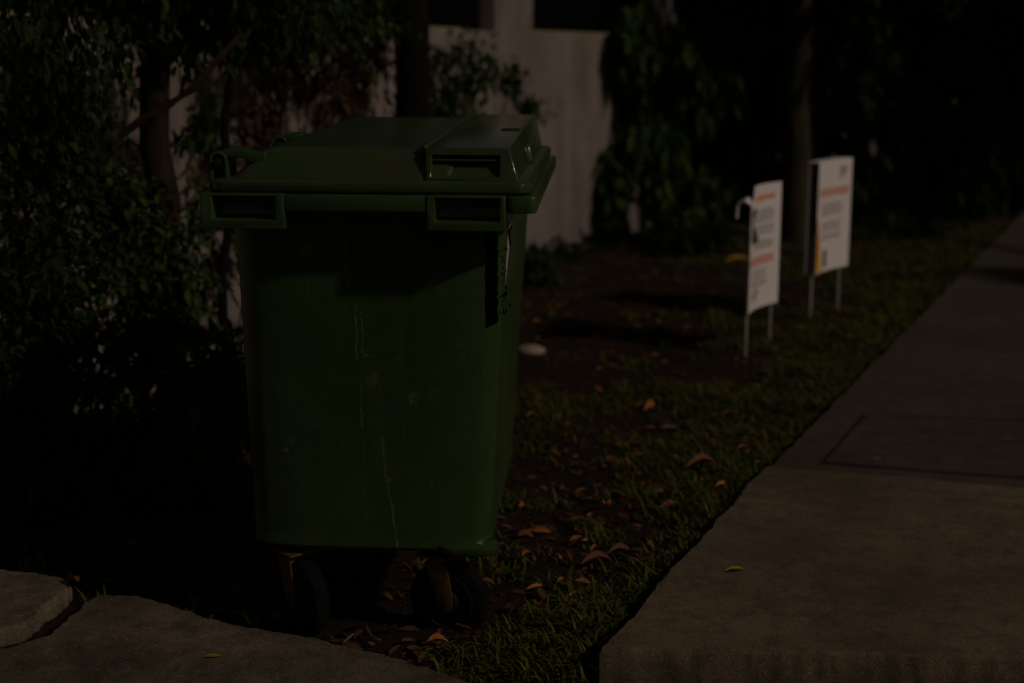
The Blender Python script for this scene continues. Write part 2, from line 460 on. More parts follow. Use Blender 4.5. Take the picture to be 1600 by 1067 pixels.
# rough apron, bottom left
ap = [P(x, y, 0.035) for x, y in ((152, 926), (215, 929), (300, 952), (372, 976), (430, 984), (520, 1001), (590, 1016), (650, 1035), (700, 1049), (745, 1070))]
ap += [Vector((0.0, 2.2, 0)), Vector((-2.4, 2.2, 0))] + [P(x, y, 0.035) for x, y in ((-160, 1030), (-60, 1016), (20, 1008), (75, 990), (112, 958))]
struct(slab("driveway", ap, 0.035, 0.08, M['apron'], 0.010, 0.012, 0.008, 6.0, 0.012, 0.01))
ap2 = [P(x, y, 0.035) for x, y in ((112, 912), (70, 944), (34, 975), (-60, 992), (-200, 1006), (-260, 900), (-100, 884), (0, 887), (60, 893), (98, 901))]
struct(slab("driveway", ap2, 0.034, 0.08, M['apron'], 0.008, 0.012, 0.008, 9.0, 0.010, 0.01))

# ------------------------------------------------------------------ boundary wall
W0 = P(830, 415, 0)
def WP(s, off=0.0, z=0.0): return W0 + WDIR * s + WNRM * off + Vector((0, 0, z))
def wbox(mb, s0, s1, o0, o1, z0, z1):
    pts = [WP(s, o, z) for z in (z0, z1) for s, o in ((s0, o0), (s1, o0), (s1, o1), (s0, o1))]
    mb.add(pts, [(0, 3, 2, 1), (4, 5, 6, 7), (0, 1, 5, 4), (1, 2, 6, 5), (2, 3, 7, 6), (3, 0, 4, 7)])
WTOP = PY(880, 53, W0.y + 0.6).z
wall = empty("boundary_wall", WP(0))
tag(wall, 'long pale stained stucco boundary wall running behind the bin', 'wall')
inv = Matrix.Translation(-W0)
def wpart(mb, name, m, par=None, **k):
    o = mb.build(name, m, par or wall, **k)
    o.matrix_parent_inverse = inv if par is None else Matrix.Identity(4)
    return o
mb = MB(); wbox(mb, -9, 14, -0.2, 0.0, -0.2, WTOP)
wpart(mb, "masonry", M['stucco'], bevel=0.01)
PIL = [-9.0, -6.2, -3.4, -0.6, 2.6, 5.8, 9.0]
for s in PIL:
    mb = MB(); wbox(mb, s, s + 0.60, -0.24, 0.012, -0.2, 2.45)
    wpart(mb, "pillar", M['stucco'], bevel=0.012)
for i, s in enumerate(PIL[:-1]):
    p = MB()
    s0, s1 = s + 0.60, PIL[i + 1]
    z = WTOP + 0.02
    while z < 2.3:
        wbox(p, s0 - 0.01, s1 + 0.01, -0.12, -0.10, z, z + 0.123); z += 0.124
    wpart(p, "fence_panel", M['fence_black'], smooth=False)

# ------------------------------------------------------------------ wheeled bin
ORG = PY(575.5, 300, 3.27); ORG.z = 0; ORG.x -= 0.006
YAW = R(-3.6)
bin_ = empty("wheeled_bin", ORG, YAW)
bin_.rotation_euler = (0, R(0.25), YAW)
tag(bin_, 'large green four wheeled rubbish bin with scuffed plastic body and closed lid', 'bin')
B = MB()
def body_loop(z, dy0=0, ex=0.0, r=0.055):
    k = (z - 0.22) / (1.10 - 0.22)
    x0 = -0.334 + (-0.345 + 0.334) * k - ex; x1 = 0.270 + (0.313 - 0.270) * k + ex
    y0 = 0.125 + (0.078 - 0.125) * k - ex + dy0; y1 = 1.09 + (1.27 - 1.09) * k + ex
    lp = rr(x0, x1, y0, y1, r, z, 8)
    # subdivide the near straight edge and let it bow outwards a little
    n = len(lp); near = [Vector((x0 + r + (x1 - x0 - 2 * r) * q / 12, y0, z)) for q in range(1, 12)]
    lp = lp[:27] + near + lp[27:]
    bow = 0.030
    return [Vector((p.x, p.y + (bow * (2 * (p.x - (x0 + x1) / 2) / (x1 - x0)) ** 4 * (1 if p.y < y0 + r + 0.01 else 0) * (1 - max(0, p.y - y0) / r * 0.9)), z)) for p in lp]
B.loft([body_loop(0.222, 0.03, -0.03), body_loop(0.230, 0.0, -0.008), body_loop(0.240, 0, 0.001), body_loop(0.256, 0, 0.0015), body_loop(0.262, 0, 0.0)]
       + [body_loop(z) for z in (0.27, 0.45, 0.65, 0.85, 1.0, 1.10)])
body = B.build("body", M['plastic_body'], bin_, bevel=0, angle=30)
# moulded ledge on the lower right of the front
e = MB(); e.loft([rr(0.145, 0.285, 0.110, 0.2, 0.04, 0.226), rr(0.140, 0.288, 0.105, 0.2, 0.04, 0.236), rr(0.140, 0.289, 0.105, 0.2, 0.04, 0.248), rr(0.16, 0.283, 0.122, 0.2, 0.04, 0.256)])
e.build("moulded_foot", M['plastic'], bin_, bevel=0.003)
# rim
r_ = MB()
r_.loft([rr(-0.372, 0.376, 0.071, 1.35, 0.01, 1.092), rr(-0.384, 0.388, 0.070, 1.362, 0.01, 1.098), rr(-0.384, 0.388, 0.070, 1.362, 0.01, 1.128), rr(-0.379, 0.383, 0.070, 1.357, 0.01, 1.134)])
def pocket(mb, x0, x1, z0, z1, y0, y1, a0, a1, b0, b1, dep):
    o = [(x0, z0), (x1, z0), (x1, z1), (x0, z1)]; h = [(a0, b0), (a1, b0), (a1, b1), (a0, b1)]
    v = [(x, y0, z) for x, z in o] + [(x, y0, z) for x, z in h] + [(x, y0 + dep, z) for x, z in h] + [(x, y1, z) for x, z in o]
    f = []
    for i in range(4):
        j = (i + 1) % 4
        f += [(i, j, 4 + j, 4 + i), (4 + i, 4 + j, 8 + j, 8 + i), (i, 12 + i, 12 + j, j)]
    f += [(8, 9, 10, 11), (15, 14, 13, 12)]
    mb.add(v, f)
rim = r_.build("rim", M['plastic'], bin_, bevel=0.004)
for (x0, x1, a0, a1) in ((-0.388, -0.192, -0.360, -0.213), (0.137, 0.318, 0.156, 0.305)):
    q = MB(); pocket(q, x0, x1, 1.054, 1.136, -0.017, 0.075, a0, a1, 1.076, 1.1305, 0.085)
    q.build("lifting_pocket", M['plastic'], bin_, bevel=0.004)
# strengthening bead along the front of the rim
q = MB(); q.box(-0.1915, 0.1365, -0.014, 0.0695, 1.096, 1.1345); q.build("rim_bead", M['plastic'], bin_, bevel=0.004)
q = MB(); q.loft([rr(0.3185, 0.389, -0.014, 0.0695, 0.018, z) for z in (1.096, 1.1345)]); q.build("rim_bead", M['plastic'], bin_, bevel=0.004)
# gussets under the rim
for gx in (0.168, 0.322):
    q = MB(); q.add([(gx, -0.004, 1.055), (gx, 0.10, 1.055), (gx, 0.10, 1.0 if gx < 0.2 else 1.01), (gx, 0.07, 1.0 if gx < 0.2 else 1.01),
                     (gx + 0.005, -0.004, 1.055), (gx + 0.005, 0.10, 1.055), (gx + 0.005, 0.10, 1.0 if gx < 0.2 else 1.01), (gx + 0.005, 0.07, 1.0 if gx < 0.2 else 1.01)],
                    [(0, 1, 2, 3), (7, 6, 5, 4), (0, 4, 5, 1), (1, 5, 6, 2), (2, 6, 7, 3), (3, 7, 4, 0)])
    q.build("gusset", M['plastic'], bin_, smooth=False)
# near-black ragged strip and specks painted as a vertical shadow on the upper right of the front
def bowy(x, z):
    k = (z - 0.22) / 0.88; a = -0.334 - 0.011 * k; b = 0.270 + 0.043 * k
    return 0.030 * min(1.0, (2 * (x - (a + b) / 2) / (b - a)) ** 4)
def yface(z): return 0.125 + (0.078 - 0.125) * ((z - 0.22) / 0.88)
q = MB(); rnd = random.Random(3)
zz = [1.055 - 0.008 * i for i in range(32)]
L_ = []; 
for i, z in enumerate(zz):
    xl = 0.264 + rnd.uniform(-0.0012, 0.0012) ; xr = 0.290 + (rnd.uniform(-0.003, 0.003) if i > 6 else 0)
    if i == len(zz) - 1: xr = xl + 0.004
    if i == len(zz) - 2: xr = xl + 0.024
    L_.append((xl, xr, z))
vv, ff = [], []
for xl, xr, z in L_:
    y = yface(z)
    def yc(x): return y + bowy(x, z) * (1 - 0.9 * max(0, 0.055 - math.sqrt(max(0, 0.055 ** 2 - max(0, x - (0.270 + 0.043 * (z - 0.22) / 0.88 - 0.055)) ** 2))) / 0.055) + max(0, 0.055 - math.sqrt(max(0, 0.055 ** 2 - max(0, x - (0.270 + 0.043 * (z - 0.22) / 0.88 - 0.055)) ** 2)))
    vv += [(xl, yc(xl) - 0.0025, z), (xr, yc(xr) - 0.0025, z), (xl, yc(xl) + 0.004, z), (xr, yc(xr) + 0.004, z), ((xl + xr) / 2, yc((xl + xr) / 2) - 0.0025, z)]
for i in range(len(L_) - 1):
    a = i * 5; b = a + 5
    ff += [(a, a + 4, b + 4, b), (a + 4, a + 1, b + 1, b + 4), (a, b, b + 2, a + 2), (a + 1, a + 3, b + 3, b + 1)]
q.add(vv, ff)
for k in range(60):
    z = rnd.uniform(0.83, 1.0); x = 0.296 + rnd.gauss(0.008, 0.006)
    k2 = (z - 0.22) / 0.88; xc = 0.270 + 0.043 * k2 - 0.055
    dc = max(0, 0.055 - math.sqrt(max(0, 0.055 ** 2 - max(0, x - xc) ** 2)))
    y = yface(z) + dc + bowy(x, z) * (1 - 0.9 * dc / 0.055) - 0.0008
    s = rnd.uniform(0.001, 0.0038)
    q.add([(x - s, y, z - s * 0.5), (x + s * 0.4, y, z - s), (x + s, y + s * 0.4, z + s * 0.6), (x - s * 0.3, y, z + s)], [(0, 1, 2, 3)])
q.build("shadow_strip", M['black_strip'], bin_, smooth=False)
# torn paper label on the side
q = MB(); sx = lambda z: 0.270 + 0.043 * (z - 0.22) / 0.88 + 0.002
pts = [(0.16, 1.03), (0.22, 1.05), (0.25, 1.04), (0.24, 0.98), (0.20, 0.94), (0.16, 0.905), (0.15, 0.96)]
q.add([(sx(z), y, z) for y, z in pts] + [(sx(z) + 0.0012, y, z) for y, z in pts], [tuple(range(7)), tuple(range(13, 6, -1))] + [(i, (i + 1) % 7, 7 + (i + 1) % 7, 7 + i) for i in range(7)])
q.build("torn_label", M['paper'], bin_, smooth=False)

LIFT = 0.026
# lid: flange, sloped main shell and the raised grip section on the right
q = MB()
q.loft([rr(-0.366, 0.369, 0.004, 1.345, 0.035, 1.137), rr(-0.370, 0.373, 0.000, 1.349, 0.035, 1.142), rr(-0.370, 0.373, 0.000, 1.349, 0.035, 1.160), rr(-0.362, 0.366, 0.008, 1.341, 0.035, 1.1665)])
lid = q.build("lid", M['plastic_lid'], bin_, bevel=0.003)
q = MB()
def lidloop(x0, x1, y0, y1, z0, z1, r=0.03):
    out = rr(x0, x1, y0, y1, r, 0, 6)
    return [Vector((p.x, p.y, z0 + (z1 - z0) * (p.x - x0) / (x1 - x0) + (LIFT * p.y / 1.3 if z0 > 1.2 else 0))) for p in out]
q.loft([lidloop(-0.332, 0.20, 0.030, 1.322, 1.166, 1.166), lidloop(-0.325, 0.20, 0.034, 1.318, 1.172, 1.174), lidloop(-0.262, 0.2, 0.075, 1.277, 1.224, 1.222), lidloop(-0.246, 0.2, 0.095, 1.260, 1.2315, 1.2275), lidloop(-0.22, 0.2, 0.125, 1.235, 1.234, 1.2295)])
q.build("lid_shell", M['plastic_lid'], lid, bevel=0.005, angle=25)
# grip section with recess at each end
q = MB()
X0, X1 = 0.128, 0.345
yn, yt = 0.026, 0.052
zt, zb = 1.2385, 1.1663
hx0, hx1, hz0, hz1 = 0.142, 0.300, 1.1725, 1.2215
def yy(z): return yn + (yt - yn) * (z - zb) / (zt - zb)
def xr(z): return X1 + (0.322 - X1) * (z - zb) / (zt - zb)
fl = [(X0, zb), (xr(zb), zb), (xr(zt), zt), (X0, zt)]
hl = [(hx0, hz0), (hx1, hz0), (hx1, hz1), (hx0, hz1)]
def endface(yf, sgn, nm):
    v = [(x, yf(z), z) for x, z in fl] + [(x, yf(z), z) for x, z in hl]
    bk = [(hx0 + 0.004, hz0 + 0.002, 0.010), (hx1 - 0.004, hz0 + 0.002, 0.010), (hx1 - 0.004, hz1, 0.046), (hx0 + 0.004, hz1, 0.046)]
    v += [(x, yf(z) + sgn * d, z) for x, z, d in bk]
    f = []
    for i in range(4):
        j = (i + 1) % 4
        f += [(i, j, 4 + j, 4 + i), (4 + i, 4 + j, 8 + j, 8 + i)]
    f.append((8, 9, 10, 11))
    return v, f
v1, f1 = endface(yy, 1, 'a')
yfar = lambda z: 1.352 - yy(z)
v2, f2 = endface(yfar, -1, 'b')
n1 = len(v1)
vv = v1 + v2; ff = f1 + [tuple(reversed([i + n1 for i in f])) for f in f2]
for i in range(4):
    j = (i + 1) % 4
    ff.append((i, n1 + i, n1 + j, j))
vv = [(x, y, z + (LIFT * y / 1.3 if z > 1.17 else 0)) for x, y, z in vv]
q.add(vv, ff)
q.build("grip_section", M['plastic_gloss'], lid, bevel=0.007, seg=4, angle=20)
q = MB(); q.tube([(hx0 - 0.003, 0.053, 1.2105), (hx1 + 0.003, 0.053, 1.2105)], 0.003); q.build("grip_bar", M['plastic'], lid)
# raised ribs along the top of the grip section and a dark plate painting the shade of a slot
q = MB(); q.loft([[Vector((p.x, p.y, p.z + LIFT * p.y / 1.3)) for p in l] for l in (rr(0.115, 0.133, 0.06, 1.29, 0.008, 1.225), rr(0.118, 0.130, 0.063, 1.287, 0.006, 1.2425))]); q.build("lid_rib", M['plastic_lid'], lid, bevel=0.002)
q = MB(); q.box(0.262, 0.312, 0.60, 0.72, 1.2365 + 0.012, 1.2395 + 0.013); q.build("slot_shade", M['recess_shade'], lid, smooth=False)
q = MB(); q.loft([rr(0.318, 0.352, 0.56, 0.78, 0.012, 1.17), rr(0.318, 0.346, 0.57, 0.77, 0.012, 1.213)]); q.build("lid_catch", M['plastic'], lid, bevel=0.004)
# hinges on the left
for hy in (0.055, 0.70):
    q = MB()
    # arch profile in x-z, extruded along y as a shell
    def arch(r, x=-0.362, z=1.205):
        pts = [(x - r, 1.137)] + [(x - r * math.cos(R(a)), z + r * math.sin(R(a))) for a in range(0, 181, 20)] + [(x + r, 1.137)]
        return pts
    o_, i_ = arch(0.0215), arch(0.0150)
    n_ = len(o_)
    v = [(x, y, z) for y in (hy, hy + 0.085) for x, z in o_] + [(x, y, z) for y in (hy, hy + 0.085) for x, z in i_]
    f = []
    for k in range(n_ - 1):
        f += [(k, k + 1, n_ + k + 1, n_ + k), (2 * n_ + k, 3 * n_ + k, 3 * n_ + k + 1, 2 * n_ + k + 1), (k, 2 * n_ + k, 2 * n_ + k + 1, k + 1), (n_ + k, n_ + k + 1, 3 * n_ + k + 1, 3 * n_ + k)]
    f += [(0, n_, 3 * n_, 2 * n_), (n_ - 1, 3 * n_ - 1, 4 * n_ - 1, 2 * n_ - 1)]
    q.add(v, f)
    hg = q.build("hinge", M['plastic'], bin_, bevel=0.001, angle=50)
    q = MB(); q.tube([(-0.362, hy - 0.01, 1.203), (-0.362, hy + 0.10, 1.203)], 0.008, 12); q.build("hinge_pin", M['black_steel'], hg)
    q = MB(); q.loft([[(x, y, z) for x, z in arch(0.0152)] for y in (hy + 0.03, hy + 0.055)]); q.build('hinge_web', M['plastic'], hg, smooth=False)
    # curved arm from the hinge onto the lid
    q = MB(); prof = [(-0.352, 1.224), (-0.335, 1.228), (-0.305, 1.226), (-0.275, 1.214), (-0.25, 1.222)]
    v = [(x, y, z + dz) for dz in (0.006, -0.016) for y in (hy + 0.004, hy + 0.081) for x, z in prof]; n_ = 5
    f = [(k, k + 1, n_ + k + 1, n_ + k) for k in range(4)] + [(2 * n_ + k, 3 * n_ + k, 3 * n_ + k + 1, 2 * n_ + k + 1) for k in range(4)]
    f += [(k, 2 * n_ + k, 2 * n_ + k + 1, k + 1) for k in range(4)] + [(n_ + k, n_ + k + 1, 3 * n_ + k + 1, 3 * n_ + k) for k in range(4)]
    f += [(0, n_, 3 * n_, 2 * n_), (4, 2 * n_ + 4, 3 * n_ + 4, n_ + 4)]
    q.add(v, f); q.build("hinge_arm", M['plastic'], hg, bevel=0.003)

# casters
def make_caster():
    c = empty("caster", (0, 0, 0)); c.parent = bin_
    q = MB(); q.box(-0.05, 0.05, -0.045, 0.045, 0.216, 0.222); q.loft([rr(-0.03, 0.03, -0.03, 0.03, 0.0299, z, 4) for z in (0.195, 0.216)]); q.build("mount_plate", M['yellow_zinc'], c, bevel=0.002)
    q = MB()
    for s in (-1, 1):
        y0, y1 = (0.031, 0.035) if s > 0 else (-0.035, -0.031)
        pr = [(-0.034, 0.197), (0.022, 0.197), (0.014, 0.17), (-0.010, 0.095), (-0.017, 0.081), (-0.030, 0.076), (-0.043, 0.081), (-0.050, 0.095), (-0.048, 0.13)]
        n_ = len(pr)
        q.add([(x, y0, z) for x, z in pr] + [(x, y1, z) for x, z in pr], [tuple(range(n_)), tuple(range(2 * n_ - 1, n_ - 1, -1))] + [(i, (i + 1) % n_, n_ + (i + 1) % n_, n_ + i) for i in range(n_)])
    q.box(-0.03, 0.03, -0.0305, 0.0305, 0.193, 0.1985)
    q.build("fork", M['yellow_zinc'], c, bevel=0.0015)
    def disc(prof, nm, m, par):
        q = MB(); loops = []
        for yv, rv in prof: loops.append([(-0.03 + rv * math.cos(2 * math.pi * k / 40), yv, 0.098 + rv * math.sin(2 * math.pi * k / 40)) for k in range(40)])
        q.loft(loops); return q.build(nm, m, par, angle=35)
    w = disc([(-0.024, 0.070), (-0.0245, 0.088), (-0.020, 0.100), (-0.010, 0.105), (0.010, 0.105), (0.020, 0.100), (0.0245, 0.088), (0.024, 0.070)], "tyre", M['rubber'], c)
    disc([(-0.0275, 0.02), (-0.026, 0.03), (-0.020, 0.034), (-0.0185, 0.062), (-0.026, 0.066), (-0.026, 0.071), (0.026, 0.071), (0.026, 0.066), (0.0185, 0.062), (0.020, 0.034), (0.026, 0.03), (0.0275, 0.02)], "rim", M['hub'], c)
    disc([(-0.040, 0.006), (-0.040, 0.009), (0.040, 0.009), (0.040, 0.006)], "axle_bolt", M['black_steel'], c)
    return c
c0 = make_caster()
for i, (x, y, a) in enumerate(((-0.236, 0.185, R(135)), (0.137, 0.185, R(165)), (-0.225, 1.0, R(200)), (0.110, 1.0, R(150)))):
    c = c0 if i == 0 else copy_tree(c0, bin_)
    c.location = (x, y, -0.010); c.rotation_euler = (0, 0, a)

# ------------------------------------------------------------------ yard signs
def yard_sign(base_l, base_r, w, z0, z1, sag, label, torn=False, double=False, lean=0.0, art=()):
    mid = (base_l + base_r) / 2
    d = (base_r - base_l); ang = math.atan2(d.y, d.x)
    s = empty("yard_sign", (mid.x, mid.y, 0), ang); s.rotation_euler = (lean, 0, ang)
    tag(s, label, 'sign')
    n = 14
    def yb(x, o=0.0): return sag * (1 - (2 * x / w) ** 2) + o
    def sheet(q, off, th, poly_top=None):
        xs_ = [-w / 2 + w * k / n for k in range(n + 1)]
        f = []; v = []
        for x in xs_:
            zt_ = z1
            if poly_top: zt_ = poly_top(x)
            v += [(x, yb(x, off), z0), (x, yb(x, off), zt_), (x, yb(x, off + th), z0), (x, yb(x, off + th), zt_)]
        for k in range(n):
            a = 4 * k; b = a + 4
            f += [(a, b, b + 1, a + 1), (a + 2, a + 3, b + 3, b + 2), (a + 1, b + 1, b + 3, a + 3), (a, a + 2, b + 2, b)]
        f += [(0, 1, 3, 2), (4 * n, 4 * n + 2, 4 * n + 3, 4 * n + 1)]
        q.add(v, f)
    if torn:
        def tp(x):
            k = (x + w / 2) / w
            if k < 0.10: return z1 - 0.080
            if k < 0.24: return z1 - 0.072 + 0.05 * (k - 0.1)
            return z1 + 0.0
        q = MB(); sheet(q, 0, 0.004, tp); pn = q.build("sign_panel", M['board'], s, angle=30)
        q = MB()
        v = [(-w / 2 - 0.002, yb(-w / 2), z1 - 0.082), (-w / 2 + 0.09, yb(-w / 2 + 0.09) + 0.01, z1 - 0.070),
             (-w / 2 - 0.015, 0.03, z1 - 0.060), (-w / 2 + 0.05, 0.035, z1 - 0.045), (-w / 2 - 0.035, 0.06, z1 - 0.085), (-w / 2 + 0.01, 0.065, z1 - 0.065), (-w / 2 - 0.025, 0.065, z1 - 0.150), (-w / 2 + 0.0, 0.068, z1 - 0.145)]
        q.add(v + [(x, y + 0.004, z - 0.002) for x, y, z in v], [(0, 1, 3, 2), (2, 3, 5, 4), (4, 5, 7, 6), (8, 10, 11, 9), (10, 12, 13, 11), (12, 14, 15, 13), (0, 2, 10, 8), (2, 4, 12, 10), (4, 6, 14, 12), (6, 7, 15, 14), (7, 5, 13, 15), (5, 3, 11, 13), (3, 1, 9, 11)])
        fo = q.build("torn_flap", M['board'], s, angle=30)
    else:
        q = MB(); sheet(q, 0, 0.004); pn = q.build("sign_panel", M['board'], s, angle=30)
    if double:
        q = MB(); sheet(q, 0.050, 0.004); q.v = [(x - 0.024, y, z) for x, y, z in q.v]; q.build("back_panel", M['board_back'], s, angle=30)
        q = MB(); xs_ = [-w / 2 + w * k / n for k in range(n + 1)]
        v = []; f = []
        for x in xs_: v += [(x, yb(x, 0.0), z1 + 0.0005), (x - 0.024, yb(x, 0.054), z1 + 0.0005), (x, yb(x, 0.0), z1 + 0.006), (x - 0.024, yb(x, 0.054), z1 + 0.006)]
        for k in range(n):
            a = 4 * k; b = a + 4
            f += [(a, b, b + 2, a + 2), (a + 1, a + 3, b + 3, b + 1), (a + 2, b + 2, b + 3, a + 3), (a, a + 1, b + 1, b)]
        f += [(0, 2, 3, 1), (4 * n, 4 * n + 1, 4 * n + 3, 4 * n + 2)]
        q.add(v, f); q.build("top_fold", M['board'], s, smooth=False)
    # printing, as thin ink on the curved face
    for nm, mat, polys in art:
        q = MB()
        for poly in polys:
            if len(q.v) and isinstance(poly, tuple) and nm in ('printed_text', 'heading') and poly[1] != row:
                q.build('text_line' if nm == 'printed_text' else nm, mat, s, smooth=False); q = MB()
            row = poly[1]
            # polygons given in fractions (u right, v down); strips subdivided along u
            for (u0, v0, u1, v1) in [poly] if isinstance(poly, tuple) else []:
                k = max(1, int((u1 - u0) * n) + 1)
                for i in range(k):
                    ua, ub = u0 + (u1 - u0) * i / k, u0 + (u1 - u0) * (i + 1) / k
                    xa, xb = -w / 2 + w * ua, -w / 2 + w * ub
                    za, zb_ = z1 - (z1 - z0) * v0, z1 - (z1 - z0) * v1
                    q.add([(xa, yb(xa) - 0.003, zb_), (xb, yb(xb) - 0.003, zb_), (xb, yb(xb) - 0.003, za), (xa, yb(xa) - 0.003, za)], [(0, 1, 2, 3)])
            if isinstance(poly, list):
                q.add([(-w / 2 + w * u, yb(-w / 2 + w * u) - 0.0033, z1 - (z1 - z0) * v) for u, v in poly], [tuple(range(len(poly)))])
        q.build('text_line' if nm == 'printed_text' else nm, mat, s, smooth=False)
    # wire stake: two legs and two cross bars
    yo = 0.026 if double else 0.010
    for sx in (-0.46, 0.40):
        q = MB(); x = w * sx; q.box(x - 0.009, x + 0.009, yb(x, yo) - 0.005, yb(x, yo) + 0.005, -0.12, z0 + 0.22); q.build("stake_leg", M['stake'], s, bevel=0.002)
    q = MB(); q.box(-w * 0.46 + 0.0072, w * 0.40 - 0.0072, yb(0, yo) - sag * 0.5 - 0.003, yb(0, yo) - sag * 0.5 + 0.003, z0 + 0.12, z0 + 0.128); q.build("cross_bar", M['stake'], s, smooth=False)
    return s

def words(u0, u1, v, h, rnd, wl=(0.06, 0.16), gap=0.03):
    out = []; u = u0
    while u < u1 - 0.03:
        e_ = min(u1, u + rnd.uniform(*wl)); out.append((u, v, e_, v + h)); u = e_ + gap
    return out
rn = random.Random(5)
art1 = [
    ("heading", M['ink_amber'], [(0.36, 0.085, 0.60, 0.125)]),
    ("heading", M['ink_orange'], words(0.62, 0.92, 0.085, 0.035, rn, (0.08, 0.12))),
    ("printed_text", M['ink_grey'], sum([words(0.34, 0.86, v, 0.014, rn) for v in (0.20, 0.228, 0.256, 0.284, 0.33, 0.358, 0.386, 0.45, 0.475, 0.50)], [])),
    ("heading", M['ink_orange'], sum([words(0.10, 0.88, v, 0.026, rn, (0.1, 0.22), 0.025) for v in (0.575, 0.612)], [])),
    ("printed_text", M['ink_grey'], sum([words(0.22, 0.72, v, 0.014, rn) for v in (0.68, 0.71, 0.74, 0.77)], [])),
    ("emblem", M['ink_sage'], [(0.30, 0.84, 0.52, 0.87), (0.26, 0.875, 0.48, 0.90), (0.32, 0.905, 0.44, 0.925)]),
    ("scuff", M['ink_dark'], [[(0.12, 0.18), (0.34, 0.17), (0.30, 0.24), (0.22, 0.30), (0.34, 0.36), (0.48, 0.44), (0.26, 0.47), (0.13, 0.41), (0.18, 0.33)]]),
]
art2 = [
    ("emblem", M['ink_sage'], [(0.70, 0.06, 0.90, 0.085), (0.74, 0.09, 0.86, 0.13), (0.70, 0.135, 0.80, 0.155)]),
    ("heading", M['ink_orange'], sum([words(0.08, 0.95, v, 0.026, rn, (0.12, 0.26), 0.02) for v in (0.245, 0.283)], [])),
    ("printed_text", M['ink_grey'], sum([words(0.20, 0.80, v, 0.015, rn) for v in (0.38, 0.41, 0.44, 0.47, 0.55, 0.58, 0.61, 0.66, 0.69)], [])),
    ("printed_text", M['ink_dark'], [(0.30, 0.80, 0.40, 0.955)]),
    ("colour_stripe", M['ink_amber'], [[(0.005, 0.50), (0.02, 0.50), (0.20, 0.875), (0.005, 0.875)]]),
    ("colour_stripe", M['ink_yellow'], [[(0.005, 0.876), (0.20, 0.876), (0.26, 0.985), (0.005, 0.985)]]),
]
s1l, s1r = P(1169, 552, 0.0), P(1206, 512, 0.0)
d1 = Vector((0.218, 0.405, 0)).normalized()
yard_sign(s1l - d1 * 0.02, s1l + d1 * 0.44, 0.46, 0.19, 0.815, 0.034, 'torn white notice sign on a stake nearer the bin, one top corner ripped off', torn=True, lean=0.0, art=art1)
s2l = P(1273, 497, 0.0); s2r = P(1302, 483, 0.0)
d2 = Vector((0.268, 0.374, 0)).normalized()
yard_sign(s2l - d2 * 0.02, s2l + d2 * 0.44, 0.46, 0.245, 0.865, 0.022, 'folded white notice sign with an orange and yellow stripe on its lower corner', double=True, art=art2)

# ------------------------------------------------------------------ vegetation
def leafmesh(name, items, mat, parent=None, shape=((0.0, 0.0), (0.3, 0.5), (0.7, 0.38), (1.0, 0.0))):
    """items: (position, direction, up, length, width)"""
    n = len(items)
    V = np.zeros((n * 6, 3)); 
    for i, (p, d, u, L, w) in enumerate(items):
        d = d.normalized(); sd = d.cross(u)
        if sd.length < 1e-4: sd = d.cross(Vector((1, 0.3, 0)))
        sd.normalize(); up = sd.cross(d)
        dr = up * (-0.18 * L)
        b = i * 6
        lift = up * (0.12 * w)
        V[b] = p
        V[b + 1] = p + d * (L * 0.3) + sd * (w * 0.5) + lift + dr * 0.15
        V[b + 2] = p + d * (L * 0.7) + sd * (w * 0.38) + lift + dr * 0.5
        V[b + 3] = p + d * L + dr
        V[b + 4] = p + d * (L * 0.7) - sd * (w * 0.38) + lift + dr * 0.5
        V[b + 5] = p + d * (L * 0.3) - sd * (w * 0.5) + lift + dr * 0.15
    me = bpy.data.meshes.new(name)
    me.vertices.add(n * 6); me.vertices.foreach_set("co", V.ravel())
    idx = (np.arange(n)[:, None] * 6 + np.array([0, 1, 2, 3, 0, 3, 4, 5])[None]).ravel()
    me.loops.add(len(idx)); me.loops.foreach_set("vertex_index", idx)
    me.polygons.add(n * 2); me.polygons.foreach_set("loop_start", np.arange(0, n * 8, 4)); me.polygons.foreach_set("loop_total", np.full(n * 2, 4))
    me.materials.append(mat); me.update(calc_edges=True)
    return link(name, me, parent, smooth=False)

def rvec(rn): 
    while True:
        v = Vector((rn.uniform(-1, 1), rn.uniform(-1, 1), rn.uniform(-1, 1)))
        if 0.05 < v.length < 1: return v
def clump_leaves(rn, blobs, per, L=(0.05, 0.09), wr=0.45, droop=0.5):
    items = []
    for (c, rad) in blobs:
        c = Vector(c)
        k = int(per * max(rad) ** 1.0)
        # sub clumps (twigs) give gaps
        for q in range(max(3, k // 14)):
            v = rvec(rn); tc = c + Vector((v.x * rad[0], v.y * rad[1], v.z * rad[2]))
            ax = (v + Vector((0, 0, -droop * 0.6)) + rvec(rn) * 0.5).normalized()
            for j in range(14):
                p = tc + ax * (0.18 * (j / 14 - 0.5)) * (1 + rad[0]) + rvec(rn) * 0.05
                d = (ax * 0.5 + rvec(rn) + Vector((0, 0, -droop))).normalized()
                l = rn.uniform(*L)
                if p.z < 0.02: continue
                items.append((p, d, Vector((rn.uniform(-.4, .4), rn.uniform(-.4, .4), 1)), l, l * wr * rn.uniform(0.7, 1.2)))
    return items

